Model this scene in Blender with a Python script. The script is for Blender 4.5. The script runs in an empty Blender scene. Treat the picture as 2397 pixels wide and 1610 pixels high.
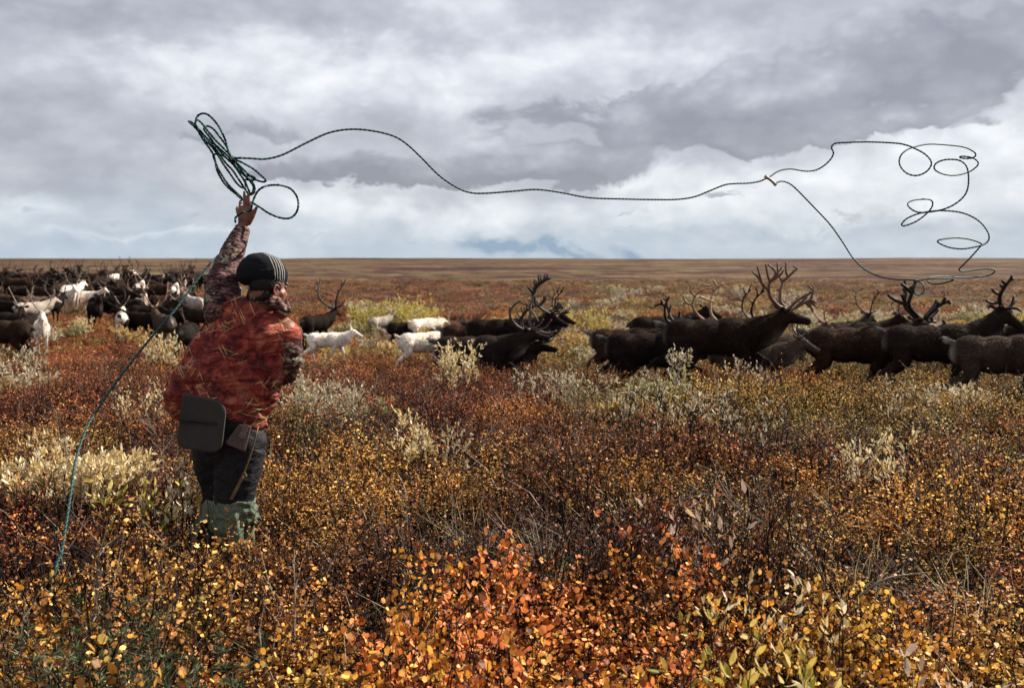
import bpy, math, random
import numpy as np
from mathutils import Vector, Matrix, noise as mnoise
R = math.radians
random.seed(7)
RS = np.random.RandomState(11)
scene = bpy.context.scene
COL = scene.collection

# ------------------------------------------------------------------ camera
SW, SH, FPX = 2397.0, 1610.0, 2330.0
EYE = 1.63
PITCH = math.atan((805.0 - 616.0) / FPX)
cam_d = bpy.data.cameras.new('camera')
cam = bpy.data.objects.new('camera', cam_d)
COL.objects.link(cam)
cam.location = (0, 0, EYE)
cam.rotation_euler = (R(90) - PITCH, 0, 0)
cam_d.lens = 35.0
cam_d.sensor_width = 36.0
cam_d.clip_start = 0.1
cam_d.clip_end = 12000
cam_d.dof.use_dof = True
cam_d.dof.focus_distance = 5.2
cam_d.dof.aperture_fstop = 4.5
scene.camera = cam
CP, SP = math.cos(PITCH), math.sin(PITCH)

def ray(px, py):
    u, v = (px - SW / 2) / FPX, -(py - SH / 2) / FPX
    return (u, CP + v * SP, -SP + v * CP)

def at(px, py, d):
    r = ray(px, py)
    k = d / r[1]
    return Vector((r[0] * k, d, EYE + r[2] * k))

# ------------------------------------------------------------------ node helpers
def N(nt, t, **kw):
    n = nt.nodes.new(t)
    for k, v in kw.items():
        if k.startswith('i_'):
            n.inputs[k[2:].replace('_', ' ')].default_value = v
        else:
            setattr(n, k, v)
    return n

def put(nt, sock, v):
    if v is None:
        return
    if isinstance(v, bpy.types.NodeSocket):
        nt.links.new(v, sock)
    else:
        if isinstance(v, (tuple, list)) and len(v) == 3 and len(sock.default_value) == 4:
            v = (*v, 1.0)
        sock.default_value = v

def mth(nt, op, a, b=None, c=None, clamp=False):
    n = nt.nodes.new('ShaderNodeMath')
    n.operation = op
    n.use_clamp = clamp
    put(nt, n.inputs[0], a); put(nt, n.inputs[1], b); put(nt, n.inputs[2], c)
    return n.outputs[0]

def vmth(nt, op, a, b=None, out=0):
    n = nt.nodes.new('ShaderNodeVectorMath')
    n.operation = op
    put(nt, n.inputs[0], a)
    if b is not None:
        put(nt, n.inputs[3 if op == 'SCALE' else 1], b)
    return n.outputs[out]

def mix(nt, f, a, b, mode='MIX'):
    n = nt.nodes.new('ShaderNodeMix')
    n.data_type = 'RGBA'
    n.blend_type = mode
    put(nt, n.inputs[0], f); put(nt, n.inputs[6], a); put(nt, n.inputs[7], b)
    return n.outputs[2]

def noi(nt, vec, scale, detail=4, rough=0.55, dist=0.0, out=0, dim='3D'):
    n = nt.nodes.new('ShaderNodeTexNoise')
    n.noise_dimensions = dim
    put(nt, n.inputs['Vector'], vec)
    n.inputs['Scale'].default_value = scale
    n.inputs['Detail'].default_value = detail
    n.inputs['Roughness'].default_value = rough
    n.inputs['Distortion'].default_value = dist
    return n.outputs[out]

def ramp(nt, f, stops, interp='LINEAR'):
    n = nt.nodes.new('ShaderNodeValToRGB')
    cr = n.color_ramp
    cr.interpolation = interp
    while len(cr.elements) < len(stops):
        cr.elements.new(0.5)
    for e, (p, c) in zip(cr.elements, stops):
        e.position = p
        e.color = (*c, 1.0) if len(c) == 3 else c
    put(nt, n.inputs[0], f)
    return n.outputs[0]

def smooth(nt, v, lo, hi):
    n = nt.nodes.new('ShaderNodeMapRange')
    n.interpolation_type = 'SMOOTHSTEP'
    put(nt, n.inputs[0], v)
    n.inputs[1].default_value = lo
    n.inputs[2].default_value = hi
    return n.outputs[0]

def new_mat(name):
    m = bpy.data.materials.new(name)
    m.use_nodes = True
    m.node_tree.nodes.clear()
    nt = m.node_tree
    out = nt.nodes.new('ShaderNodeOutputMaterial')
    return m, nt, out

def principled(nt, out, color, rough=0.8, bump=None, bstr=0.3, bdist=0.01, spec=0.3, **kw):
    p = nt.nodes.new('ShaderNodeBsdfPrincipled')
    put(nt, p.inputs['Base Color'], color)
    put(nt, p.inputs['Roughness'], rough)
    p.inputs['Specular IOR Level'].default_value = spec
    for k, v in kw.items():
        put(nt, p.inputs[k.replace('_', ' ')], v)
    if bump is not None:
        b = nt.nodes.new('ShaderNodeBump')
        b.inputs['Strength'].default_value = bstr
        b.inputs['Distance'].default_value = bdist
        nt.links.new(bump, b.inputs['Height'])
        nt.links.new(b.outputs[0], p.inputs['Normal'])
    nt.links.new(p.outputs[0], out.inputs[0])
    return p

# ------------------------------------------------------------------ world: Nishita sky under broken clouds
SUN_EL, SUN_AZ = 38.0, 62.0          # azimuth measured from +Y (view direction) towards +X (right)
world = bpy.data.worlds.new('World')
scene.world = world
world.use_nodes = True
wt = world.node_tree
wt.nodes.clear()
wout = wt.nodes.new('ShaderNodeOutputWorld')
bg = wt.nodes.new('ShaderNodeBackground')
bg.inputs[1].default_value = 0.1
wt.links.new(bg.outputs[0], wout.inputs[0])
sky = wt.nodes.new('ShaderNodeTexSky')
sky.sky_type = 'NISHITA'
sky.sun_disc = False
sky.sun_elevation = R(SUN_EL)
sky.sun_rotation = R(SUN_AZ)
sky.air_density = 1.0
sky.dust_density = 1.5
tc = wt.nodes.new('ShaderNodeTexCoord')
dirv = tc.outputs['Generated']
sep = wt.nodes.new('ShaderNodeSeparateXYZ')
wt.links.new(dirv, sep.inputs[0])
X, Y, Z = sep.outputs
az = mth(wt, 'ARCTAN2', X, Y)
el = mth(wt, 'ARCSINE', Z)
# a flat cloud deck seen in perspective: direction / (height + small) gives deck coordinates
den = mth(wt, 'ADD', mth(wt, 'MAXIMUM', Z, 0.0), 0.10)
dx = mth(wt, 'DIVIDE', X, den)
dy = mth(wt, 'DIVIDE', Y, den)
cmb = wt.nodes.new('ShaderNodeCombineXYZ')
wt.links.new(dx, cmb.inputs[0]); wt.links.new(dy, cmb.inputs[1])
deck = cmb.outputs[0]
cae = wt.nodes.new('ShaderNodeCombineXYZ')
wt.links.new(mth(wt, 'MULTIPLY', az, 0.86), cae.inputs[0]); wt.links.new(mth(wt, 'MULTIPLY', el, 1.5), cae.inputs[1])
aev = cae.outputs[0]
n_big = noi(wt, deck, 0.9, 5, 0.5, 0.2, dim='2D')
n_bil = noi(wt, aev, 7.0, 9, 0.60, 0.1, dim='2D')
n_fine = noi(wt, aev, 24.0, 5, 0.55, 0.2, dim='2D')
wv = noi(wt, aev, 9.0, 5, 0.6, 0.3, out=1, dim='2D')
wsep = wt.nodes.new('ShaderNodeSeparateColor')
wt.links.new(wv, wsep.inputs[0])
waz = mth(wt, 'ADD', az, mth(wt, 'MULTIPLY', mth(wt, 'SUBTRACT', wsep.outputs[0], 0.5), 0.16))
wel = mth(wt, 'ADD', el, mth(wt, 'MULTIPLY', mth(wt, 'SUBTRACT', wsep.outputs[1], 0.5), 0.075))

vor = wt.nodes.new('ShaderNodeTexVoronoi')
vor.voronoi_dimensions = '2D'
vor.feature = 'SMOOTH_F1'
vor.inputs['Scale'].default_value = 13.0
vor.inputs['Detail'].default_value = 2.5
vor.inputs['Roughness'].default_value = 0.7
vor.inputs['Smoothness'].default_value = 0.6
wt.links.new(vmth(wt, 'ADD', aev, vmth(wt, 'SCALE', wv, 0.03)), vor.inputs['Vector'])
n_puff = mth(wt, 'SUBTRACT', 1.0, vor.outputs['Distance'])

def azel(px, py):
    r = ray(px, py)
    return math.atan2(r[0], r[1]), math.atan2(r[2], math.hypot(r[0], r[1]))

def blob(px, py, sx, sy, amp, a_=None, e_=None):
    a, e = azel(px, py)
    u = mth(wt, 'DIVIDE', mth(wt, 'SUBTRACT', a_ or waz, a), sx / FPX)
    v = mth(wt, 'DIVIDE', mth(wt, 'SUBTRACT', e_ or wel, e), sy / FPX)
    q = mth(wt, 'ADD', mth(wt, 'MULTIPLY', u, u), mth(wt, 'MULTIPLY', v, v))
    return mth(wt, 'MULTIPLY', mth(wt, 'EXPONENT', mth(wt, 'MULTIPLY', q, -1.0)), amp)

SOFT = [  # soft brightness changes of the high deck: centre (photo px), half sizes, amount
    (520, 145, 360, 62, .34), (1000, 165, 260, 80, .26), (1440, 130, 200, 90, .30), (1400, 235, 160, 45, .12),
    (1230, 80, 200, 60, .1), (2080, 430, 330, 90, .24), (1720, 480, 420, 50, .20), (1010, 520, 330, 34, .28),
    (110, 500, 140, 32, .26), (2370, 330, 120, 70, .22), (760, 480, 90, 40, .18), (1560, 430, 200, 26, .26), (330, 570, 260, 9, .26),
    (380, 300, 360, 46, -.18), (180, 45, 420, 52, -.26), (900, 75, 260, 34, -.16), (60, 420, 240, 60, -.06), (1620, 550, 420, 14, -.12), (2220, 540, 260, 16, -.14), (1650, 60, 200, 40, -.1)]
HARD = [  # nearer grey cloud with lumpy edges
    (1060, 408, 330, 46, 1.3), (1290, 400, 160, 48, 1.0), (870, 420, 120, 42, .7), (1500, 300, 330, 62, 1.0), (1760, 360, 170, 42, 1.0), (1230, 270, 130, 34, .5), (1680, 270, 200, 50, .5),
    (2230, 100, 340, 120, 1.05), (1880, 215, 420, 62, .75), (2130, 288, 210, 26, .8), (660, 420, 110, 34, .6), (300, 522, 260, 22, .7),
    (165, 372, 70, 14, .5), (1500, 485, 90, 14, .5), (420, 315, 250, 26, .5), (620, 300, 200, 30, .4), (1980, 330, 120, 14, .6), (2050, 475, 70, 14, .45), (560, 495, 120, 16, .5), (120, 455, 130, 20, .5), (1010, 565, 150, 9, .45), (1900, 560, 160, 8, .45), (1750, 470, 140, 12, .6), (2250, 430, 110, 14, .55), (1980, 520, 180, 12, .6), (1420, 530, 150, 10, .6), (780, 545, 160, 9, .5), (1250, 465, 60, 10, .6)]
def total(L):
    acc = None
    for b in L:
        o = blob(*b)
        acc = o if acc is None else mth(wt, 'ADD', acc, o)
    return acc
cb = lambda n, k: mth(wt, 'MULTIPLY', mth(wt, 'SUBTRACT', n, 0.5), k)
bright = mth(wt, 'ADD', cb(n_big, .16), .58)
bright = mth(wt, 'ADD', bright, cb(n_bil, .62))
bright = mth(wt, 'ADD', bright, cb(n_puff, .25))
bright = mth(wt, 'ADD', bright, cb(n_fine, .22))
bright = mth(wt, 'ADD', bright, total(SOFT))
# every grey cloud: dark flattish base, paler rounded top
acc_w = acc_t = None
for (px, py, sx, sy, amp) in HARD:
    a_, e_ = azel(px, py)
    u = mth(wt, 'DIVIDE', mth(wt, 'SUBTRACT', waz, a_), sx * 1.05 / FPX)
    v = mth(wt, 'DIVIDE', mth(wt, 'SUBTRACT', wel, e_), sy * 1.15 / FPX)
    v = mth(wt, 'MINIMUM', v, mth(wt, 'MULTIPLY', v, 1.5))
    q_ = mth(wt, 'ADD', mth(wt, 'MULTIPLY', u, u), mth(wt, 'MULTIPLY', v, v))
    w = mth(wt, 'MULTIPLY', mth(wt, 'EXPONENT', mth(wt, 'MULTIPLY', q_, -1.0)), amp)
    tw_ = mth(wt, 'MULTIPLY', w, v)
    acc_w = w if acc_w is None else mth(wt, 'ADD', acc_w, w)
    acc_t = tw_ if acc_t is None else mth(wt, 'ADD', acc_t, tw_)
hard = mth(wt, 'ADD', mth(wt, 'ADD', mth(wt, 'MULTIPLY', acc_w, 1.3), cb(n_bil, 1.7)), mth(wt, 'ADD', cb(n_fine, .5), cb(n_puff, .7)))
hm = smooth(wt, hard, .32, .74)
deckcol = ramp(wt, bright, [(0.0, (.27, .275, .32)), (.25, (.35, .36, .41)), (.5, (.45, .465, .52)), (.72, (.60, .625, .67)), (1.0, (.80, .81, .83))])
lift = mth(wt, 'DIVIDE', acc_t, mth(wt, 'ADD', acc_w, .15))
lift = mth(wt, 'ADD', mth(wt, 'MULTIPLY', lift, .62), .46)
lift = mth(wt, 'ADD', lift, mth(wt, 'ADD', cb(n_bil, .8), cb(n_puff, .45)))
greycol = ramp(wt, lift, [(0.0, (.215, .22, .265)), (.4, (.29, .295, .345)), (.7, (.41, .42, .475)), (1.0, (.60, .615, .66))])
cloudcol = mix(wt, mth(wt, 'MULTIPLY', hm, .9), deckcol, greycol)
# thin blue air low down between the deck and the horizon
lowmask = mth(wt, 'SUBTRACT', 1.0, smooth(wt, mth(wt, 'ADD', el, mth(wt, 'MULTIPLY', mth(wt, 'SUBTRACT', n_bil, 0.5), 0.08)), 0.004, 0.085))
lowcol = mix(wt, mth(wt, 'MULTIPLY', mth(wt, 'SUBTRACT', bright, .25), 1.1, clamp=True), (.36, .45, .545), (.62, .665, .715))
col = mix(wt, mth(wt, 'MULTIPLY', lowmask, 0.85), cloudcol, lowcol)
smk = blob(1230, 585, 110, 22, 1.0)
for b in [(1330, 590, 100, 14, .9), (1420, 598, 90, 8, .9), (1480, 604, 70, 5, .7), (1180, 575, 90, 16, .6)]:
    smk = mth(wt, 'ADD', smk, blob(*b))
col = mix(wt, mth(wt, 'MULTIPLY', mth(wt, 'MULTIPLY', smk, smooth(wt, n_fine, .3, .6)), 1.0, clamp=True), col, (.235, .33, .44))
col10 = vmth(wt, 'SCALE', col, 6.6)
# some of the clear Nishita sky shows through
thin = mth(wt, 'MULTIPLY', smooth(wt, n_big, 0.42, 0.3), 0.25, clamp=True)
col10 = mix(wt, 0.06, col10, sky.outputs[0])
wt.links.new(col10, bg.inputs[0])

sun_d = bpy.data.lights.new('sun', 'SUN')
sun_d.energy = 5.0
sun_d.angle = R(0.6)
sun_d.color = (1.0, 0.93, 0.82)
sun = bpy.data.objects.new('sun', sun_d)
COL.objects.link(sun)
sdir = Vector((math.sin(R(SUN_AZ)) * math.cos(R(SUN_EL)), math.cos(R(SUN_AZ)) * math.cos(R(SUN_EL)), math.sin(R(SUN_EL))))
sun.rotation_euler = sdir.to_track_quat('Z', 'Y').to_euler()
sun.location = (0, 0, 30)

scene.view_settings.view_transform = 'Standard'
scene.view_settings.look = 'None'
scene.view_settings.exposure = 0.95
scene.view_settings.gamma = 1.0
scene.render.engine = 'CYCLES'
cy = scene.cycles
cy.max_bounces = 5
cy.diffuse_bounces = 2
cy.glossy_bounces = 2
cy.transmission_bounces = 3
cy.transparent_max_bounces = 4
cy.caustics_reflective = False
cy.caustics_refractive = False
cy.use_denoising = True
cy.use_adaptive_sampling = True
cy.adaptive_threshold = 0.02
cy.sample_clamp_indirect = 4

# ------------------------------------------------------------------ generic mesh helpers
def link(name, me, parent=None, loc=(0, 0, 0)):
    o = bpy.data.objects.new(name, me)
    o.location = loc
    COL.objects.link(o)
    if parent is not None:
        o.parent = parent
    return o

def tag(o, label=None, cat=None, group=None, kind=None):
    if label: o['label'] = label
    if cat: o['category'] = cat
    if group: o['group'] = group
    if kind: o['kind'] = kind
    return o

def mk(name, V, F, mats=(), smooth_=True, fm=None):
    me = bpy.data.meshes.new(name)
    me.from_pydata([tuple(v) for v in V], [], [tuple(int(i) for i in f) for f in F])
    if smooth_:
        me.polygons.foreach_set('use_smooth', [True] * len(me.polygons))
    for m in mats:
        me.materials.append(m)
    if fm is not None:
        me.polygons.foreach_set('material_index', fm)
    me.update()
    return me

class Geo:
    def __init__(s):
        s.V, s.F, s.M, s.A, s.n = [], [], [], [], 0
    def add(s, V, F, m=0, a=0.0):
        V = np.asarray(V, float)
        s.V.append(V)
        s.F += [[i + s.n for i in f] for f in F]
        s.M += [m] * len(F)
        s.A.append(np.full(len(V), a) if np.isscalar(a) else np.asarray(a, float))
        s.n += len(V)
    def mesh(s, name, mats, smooth_=True, attr='lv'):
        me = mk(name, np.concatenate(s.V), s.F, mats, smooth_, s.M)
        at_ = me.attributes.new(attr, 'FLOAT', 'POINT')
        at_.data.foreach_set('value', np.concatenate(s.A))
        return me

def tube(P, rad, n=8, twist=0.0, lobes=0, amp=0.0, cap=True):
    """swept tube with parallel transport; lobes/twist give a laid rope"""
    P = np.asarray(P, float)
    m = len(P)
    rad = np.full(m, rad) if np.isscalar(rad) else np.asarray(rad, float)
    T = np.gradient(P, axis=0)
    T /= np.linalg.norm(T, axis=1)[:, None] + 1e-12
    u = np.cross(T[0], [0.13, 0.9, 0.31]); u /= np.linalg.norm(u)
    V = np.zeros((m, n, 3))
    th = np.linspace(0, 2 * math.pi, n, endpoint=False)
    s_ = 0.0
    for i in range(m):
        if i:
            s_ += np.linalg.norm(P[i] - P[i - 1])
            u = u - T[i] * np.dot(u, T[i]); u /= np.linalg.norm(u) + 1e-12
        w = np.cross(T[i], u)
        r = rad[i] * (1 + amp * np.cos(lobes * th - twist * s_)) if lobes else np.full(n, rad[i])
        V[i] = P[i] + (np.cos(th) * r)[:, None] * u + (np.sin(th) * r)[:, None] * w
    F = []
    for i in range(m - 1):
        for j in range(n):
            k = (j + 1) % n
            F.append([i * n + j, i * n + k, (i + 1) * n + k, (i + 1) * n + j])
    if cap:
        F.append(list(range(n))[::-1]); F.append([(m - 1) * n + j for j in range(n)])
    return V.reshape(-1, 3), F

def spline(P, per=8):
    P = [np.asarray(p, float) for p in P]
    Q = [2 * P[0] - P[1]] + P + [2 * P[-1] - P[-2]]
    out = []
    for i in range(1, len(Q) - 2):
        a, b, c, d = Q[i - 1:i + 3]
        for k in range(per):
            t = k / per
            out.append(0.5 * ((2 * b) + (c - a) * t + (2 * a - 5 * b + 4 * c - d) * t * t + (3 * b - a - 3 * c + d) * t ** 3))
    out.append(P[-1])
    return np.array(out)

def capsule(a, b, ra, rb, flat=1.0, fd=(0, 1, 0), n=18):
    a, b = np.asarray(a, float), np.asarray(b, float)
    ax = b - a; L = np.linalg.norm(ax)
    if L < 1e-6: ax = np.array([0, 0, 1.]); L = 1e-6
    ax = ax / L
    fd = np.asarray(fd, float)
    w = fd - ax * np.dot(fd, ax)
    if np.linalg.norm(w) < 1e-4: w = np.cross(ax, [1, 0, 0])
    w /= np.linalg.norm(w)
    u = np.cross(w, ax)
    prof = [(-math.cos(t) * ra, math.sin(t) * ra, 0) for t in np.linspace(0.15, math.pi / 2, 6)] + \
           [(math.sin(t) * rb, math.cos(t) * rb, 1) for t in np.linspace(0, math.pi / 2 - 0.15, 6)]
    V = []
    for h, r, e in prof:
        c = (b if e else a) + ax * h
        for th in np.linspace(0, 2 * math.pi, n, endpoint=False):
            V.append(c + u * math.cos(th) * r + w * math.sin(th) * r * flat)
    F = []
    m = len(prof)
    for i in range(m - 1):
        for j in range(n):
            k = (j + 1) % n
            F.append([i * n + j, i * n + k, (i + 1) * n + k, (i + 1) * n + j])
    F.append(list(range(n))[::-1]); F.append([(m - 1) * n + j for j in range(n)])
    return np.array(V), F

def chain(pts, flat=1.0, fd=(0, 1, 0)):
    return [capsule(p[0], q[0], p[1], q[1], flat, fd) for p, q in zip(pts[:-1], pts[1:])]

def ellip(c, r, M=None, n=20, m=12):
    V = []
    for i in range(m + 1):
        ph = 0.08 + (math.pi - 0.16) * i / m
        for j in range(n):
            th = 2 * math.pi * j / n
            V.append((math.sin(ph) * math.cos(th) * r[0], math.sin(ph) * math.sin(th) * r[1], math.cos(ph) * r[2]))
    V = np.array(V)
    if M is not None: V = V @ np.array(M).T
    V = V + np.asarray(c, float)
    F = []
    for i in range(m):
        for j in range(n):
            k = (j + 1) % n
            F.append([i * n + j, (i + 1) * n + j, (i + 1) * n + k, i * n + k])
    F.append(list(range(n))); F.append([m * n + j for j in range(n)][::-1])
    return V, F

def fuse(name, prims, voxel, smooth_it, mats=(), factor=0.5):
    """union of closed primitives as one continuous skin"""
    V, F, n = [], [], 0
    for v, f in prims:
        V.append(v); F += [[i + n for i in q] for q in f]; n += len(v)
    me = mk(name + '_raw', np.concatenate(V), F)
    o = bpy.data.objects.new(name + '_raw', me)
    COL.objects.link(o)
    md = o.modifiers.new('r', 'REMESH'); md.mode = 'VOXEL'; md.voxel_size = voxel; md.use_smooth_shade = True
    if smooth_it:
        ms = o.modifiers.new('s', 'SMOOTH'); ms.factor = factor; ms.iterations = smooth_it
    dg = bpy.context.evaluated_depsgraph_get()
    dg.update()
    res = bpy.data.meshes.new_from_object(o.evaluated_get(dg))
    res.name = name
    bpy.data.objects.remove(o, do_unlink=True)
    bpy.data.meshes.remove(me)
    res.materials.clear()
    for m in mats: res.materials.append(m)
    res.polygons.foreach_set('use_smooth', [True] * len(res.polygons))
    return res

def getV(me):
    a = np.empty(len(me.vertices) * 3); me.vertices.foreach_get('co', a); return a.reshape(-1, 3)
def getN(me):
    a = np.empty(len(me.vertices) * 3); me.vertices.foreach_get('normal', a); return a.reshape(-1, 3)
def setV(me, V):
    me.vertices.foreach_set('co', V.ravel()); me.update()
def setA(me, name, vals):
    a = me.attributes.new(name, 'FLOAT', 'POINT'); a.data.foreach_set('value', vals)

# ------------------------------------------------------------------ terrain height
_pd = np.array([0, 2.5, 5, 10, 14, 18, 24, 33, 45, 68, 150, 400, 1500, 2600, 6000.])
_pz = np.array([0.0, 0, 0, -.10, -.30, -.60, -.82, -1.0, -.62, -.2, .35, 2.1, 8.0, 6.0, -20.])
_dirs = [(RS.uniform(0, 6.28), RS.uniform(.7, 1.4), RS.uniform(0, 6.28)) for _ in range(10)]
def fld(x, y, wl, seed=0):
    """smooth pseudo noise, about -1..1"""
    s = 0
    for k, (a, f, p) in enumerate(_dirs):
        kk = 2 * math.pi / wl * f
        s = s + np.sin(kk * (np.cos(a + seed) * x + np.sin(a + seed) * y) + p * (seed + 1.3) + 1.7 * np.sin(kk * .37 * (y * math.cos(a) - x * math.sin(a)) + seed))
    return s / 4.2
def height(x, y):
    x, y = np.asarray(x, float), np.asarray(y, float)
    r = np.hypot(x * .6, y)
    z = np.interp(r, _pd, _pz)
    z = z + 0.085 * fld(x, y, 2.3) * np.clip(r / 3, 0, 1) + 0.07 * fld(x, y, 7, 2) * np.clip(r / 6, 0, 1)
    z = z + 0.6 * fld(x, y, 260, 5) * np.clip((r - 120) / 500, 0, 1) + 2.2 * fld(x, y, 900, 3) * np.clip((r - 300) / 1500, 0, 1)
    return z
# ------------------------------------------------------------------ ground
def tundra_colour(nt, pos):
    """patches of heath, birch and sedge by world position (same field for the sheet and the far scrub)"""
    n1 = noi(nt, vmth(nt, 'MULTIPLY', pos, (.55, 1.0, 1.0)), 0.030, 5, 0.55, 0.4)
    n2 = noi(nt, vmth(nt, 'MULTIPLY', pos, (.40, 1.0, 1.0)), 0.0065, 5, 0.55, 0.4)
    fr = smooth(nt, vmth(nt, 'LENGTH', pos, out=1), 180, 700)
    v = mth(nt, 'ADD', mth(nt, 'MULTIPLY', n1, mth(nt, 'SUBTRACT', 1.0, fr)), mth(nt, 'MULTIPLY', n2, fr))
    return ramp(nt, v, [(.34, (.036, .015, .013)), (.42, (.060, .023, .018)), (.455, (.105, .062, .032)), (.485, (.150, .100, .048)), (.505, (.048, .018, .015)), (.54, (.055, .026, .017)), (.57, (.10, .080, .038)), (.62, (.165, .118, .055)), (.66, (.056, .023, .019))])

m_ground, nt, out = new_mat('tundra_ground')
geo = nt.nodes.new('ShaderNodeNewGeometry')
pos = geo.outputs['Position']
sp = nt.nodes.new('ShaderNodeSeparateXYZ'); nt.links.new(pos, sp.inputs[0])
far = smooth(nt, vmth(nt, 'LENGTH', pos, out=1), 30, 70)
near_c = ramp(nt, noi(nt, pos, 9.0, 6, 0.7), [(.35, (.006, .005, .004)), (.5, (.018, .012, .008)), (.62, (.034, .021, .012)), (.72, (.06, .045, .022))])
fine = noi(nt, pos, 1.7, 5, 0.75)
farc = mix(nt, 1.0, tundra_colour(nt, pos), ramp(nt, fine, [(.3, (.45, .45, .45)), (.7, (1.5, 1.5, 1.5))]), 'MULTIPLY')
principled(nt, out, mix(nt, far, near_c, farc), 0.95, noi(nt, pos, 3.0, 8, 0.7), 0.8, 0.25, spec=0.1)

radii = np.concatenate([[0.0], np.geomspace(0.6, 6000, 230)])
NA = 220
# finer angular steps towards the view direction
ang = np.concatenate([np.linspace(-45, 45, 150, endpoint=False), np.linspace(45, 315, NA - 150, endpoint=False)]) * math.pi / 180
V = [(0, 0, float(height(0, 0)))]
for r_ in radii[1:]:
    xs, ys = r_ * np.sin(ang), r_ * np.cos(ang)
    zs = height(xs, ys)
    V += list(zip(xs, ys, zs))
F = [(0, 1 + (j + 1) % NA, 1 + j) for j in range(NA)]
for i in range(len(radii) - 2):
    a, b = 1 + i * NA, 1 + (i + 1) * NA
    for j in range(NA):
        k = (j + 1) % NA
        F.append((a + j, a + k, b + k, b + j))
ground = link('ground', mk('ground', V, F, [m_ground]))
tag(ground, kind='structure')

# ------------------------------------------------------------------ leaf and twig materials
def leaf_mat(name, instanced=True, stops=None, transl=0.30, rough=0.55, gloss=0.35):
    m, nt, out = new_mat(name)
    lv = N(nt, 'ShaderNodeAttribute', attribute_name='lv').outputs['Fac']
    if instanced:
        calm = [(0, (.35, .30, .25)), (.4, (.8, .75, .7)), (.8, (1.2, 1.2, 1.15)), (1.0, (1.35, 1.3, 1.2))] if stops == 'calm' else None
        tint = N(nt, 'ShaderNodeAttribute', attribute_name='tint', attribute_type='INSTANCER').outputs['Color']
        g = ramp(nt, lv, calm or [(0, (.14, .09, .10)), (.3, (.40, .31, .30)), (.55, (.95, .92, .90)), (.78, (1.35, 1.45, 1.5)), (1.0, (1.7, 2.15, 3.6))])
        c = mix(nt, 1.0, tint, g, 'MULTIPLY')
    else:
        c = ramp(nt, lv, [(a_, tuple(.98 * v for v in b_)) for a_, b_ in stops])
    p = nt.nodes.new('ShaderNodeBsdfPrincipled')
    nt.links.new(c, p.inputs['Base Color'])
    p.inputs['Roughness'].default_value = rough
    p.inputs['Specular IOR Level'].default_value = gloss
    t = nt.nodes.new('ShaderNodeBsdfTranslucent')
    nt.links.new(c, t.inputs[0])
    ms = nt.nodes.new('ShaderNodeMixShader')
    ms.inputs[0].default_value = transl
    nt.links.new(p.outputs[0], ms.inputs[1]); nt.links.new(t.outputs[0], ms.inputs[2])
    nt.links.new(ms.outputs[0], out.inputs[0])
    return m

def plain(name, c, rough=0.85, spec=0.2):
    m, nt, out = new_mat(name)
    tcn = nt.nodes.new('ShaderNodeTexCoord')
    n = noi(nt, tcn.outputs['Object'], 40, 4)
    principled(nt, out, mix(nt, 1.0, c, ramp(nt, n, [(.3, (.6, .6, .6)), (.7, (1.4, 1.4, 1.4))]), 'MULTIPLY'), rough, spec=spec)
    return m

m_leaf = leaf_mat('birch_leaf')
m_twig = plain('dark_twig', (.011, .007, .006))
m_grey = plain('grey_twig', (.16, .125, .095))
CREAM = [(0, (.34, .22, .09)), (.25, (.66, .47, .18)), (.5, (.84, .70, .38)), (.75, (.88, .80, .62)), (1, (.72, .48, .14))]
m_wil = leaf_mat('willow_leaf', False, CREAM, 0.3)
m_wily = leaf_mat('willow_leaf_yellow', False, [(0, (.20, .22, .04)), (.3, (.45, .38, .06)), (.6, (.66, .48, .10)), (1, (.75, .66, .36))], 0.35)
m_wilb = leaf_mat('willow_leaf_withered', False, [(0, (.25, .15, .10)), (.4, (.48, .33, .24)), (.7, (.66, .52, .40)), (1, (.66, .42, .10))], 0.3)
m_wilw = leaf_mat('willow_leaf_white', False, [(0, (.30, .23, .15)), (.4, (.52, .43, .28)), (.75, (.70, .62, .46)), (1, (.60, .42, .16))], 0.25)
m_straw = leaf_mat('straw', False, [(0, (.22, .16, .08)), (.4, (.50, .38, .20)), (.8, (.70, .60, .42)), (1, (.25, .28, .06))], 0.25)
m_green = leaf_mat('needle_green', False, [(0, (.02, .03, .012)), (.5, (.05, .075, .025)), (1, (.13, .13, .05))], 0.2)

def prism_path(P, r0, r1):
    P = np.asarray(P); m = len(P)
    rr = np.linspace(r0, r1, m)
    d = P[-1] - P[0]; d = d / (np.linalg.norm(d) + 1e-9)
    u = np.cross(d, [.3, .5, .8]); u /= np.linalg.norm(u) + 1e-9
    w = np.cross(d, u)
    V = np.zeros((m, 3, 3))
    for k in range(3):
        t = 2.094 * k
        V[:, k] = P + rr[:, None] * (math.cos(t) * u + math.sin(t) * w)
    F = [[i * 3 + k, i * 3 + (k + 1) % 3, (i + 1) * 3 + (k + 1) % 3, (i + 1) * 3 + k] for i in range(m - 1) for k in range(3)]
    return V.reshape(-1, 3), F

SH_ROUND = np.array([(0, 0, 0), (.35, .42, .06), (.8, .40, .10), (1.05, 0, .02), (.8, -.40, .10), (.35, -.42, .06)])
SH_QUAD = np.array([(0, 0, 0), (.5, .42, .08), (1, 0, 0), (.5, -.42, .08)])
SH_LONG = np.array([(0, 0, 0), (.3, .15, .05), (.65, .16, .05), (1, 0, -.06), (.65, -.16, .05), (.3, -.15, .05)])

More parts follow.
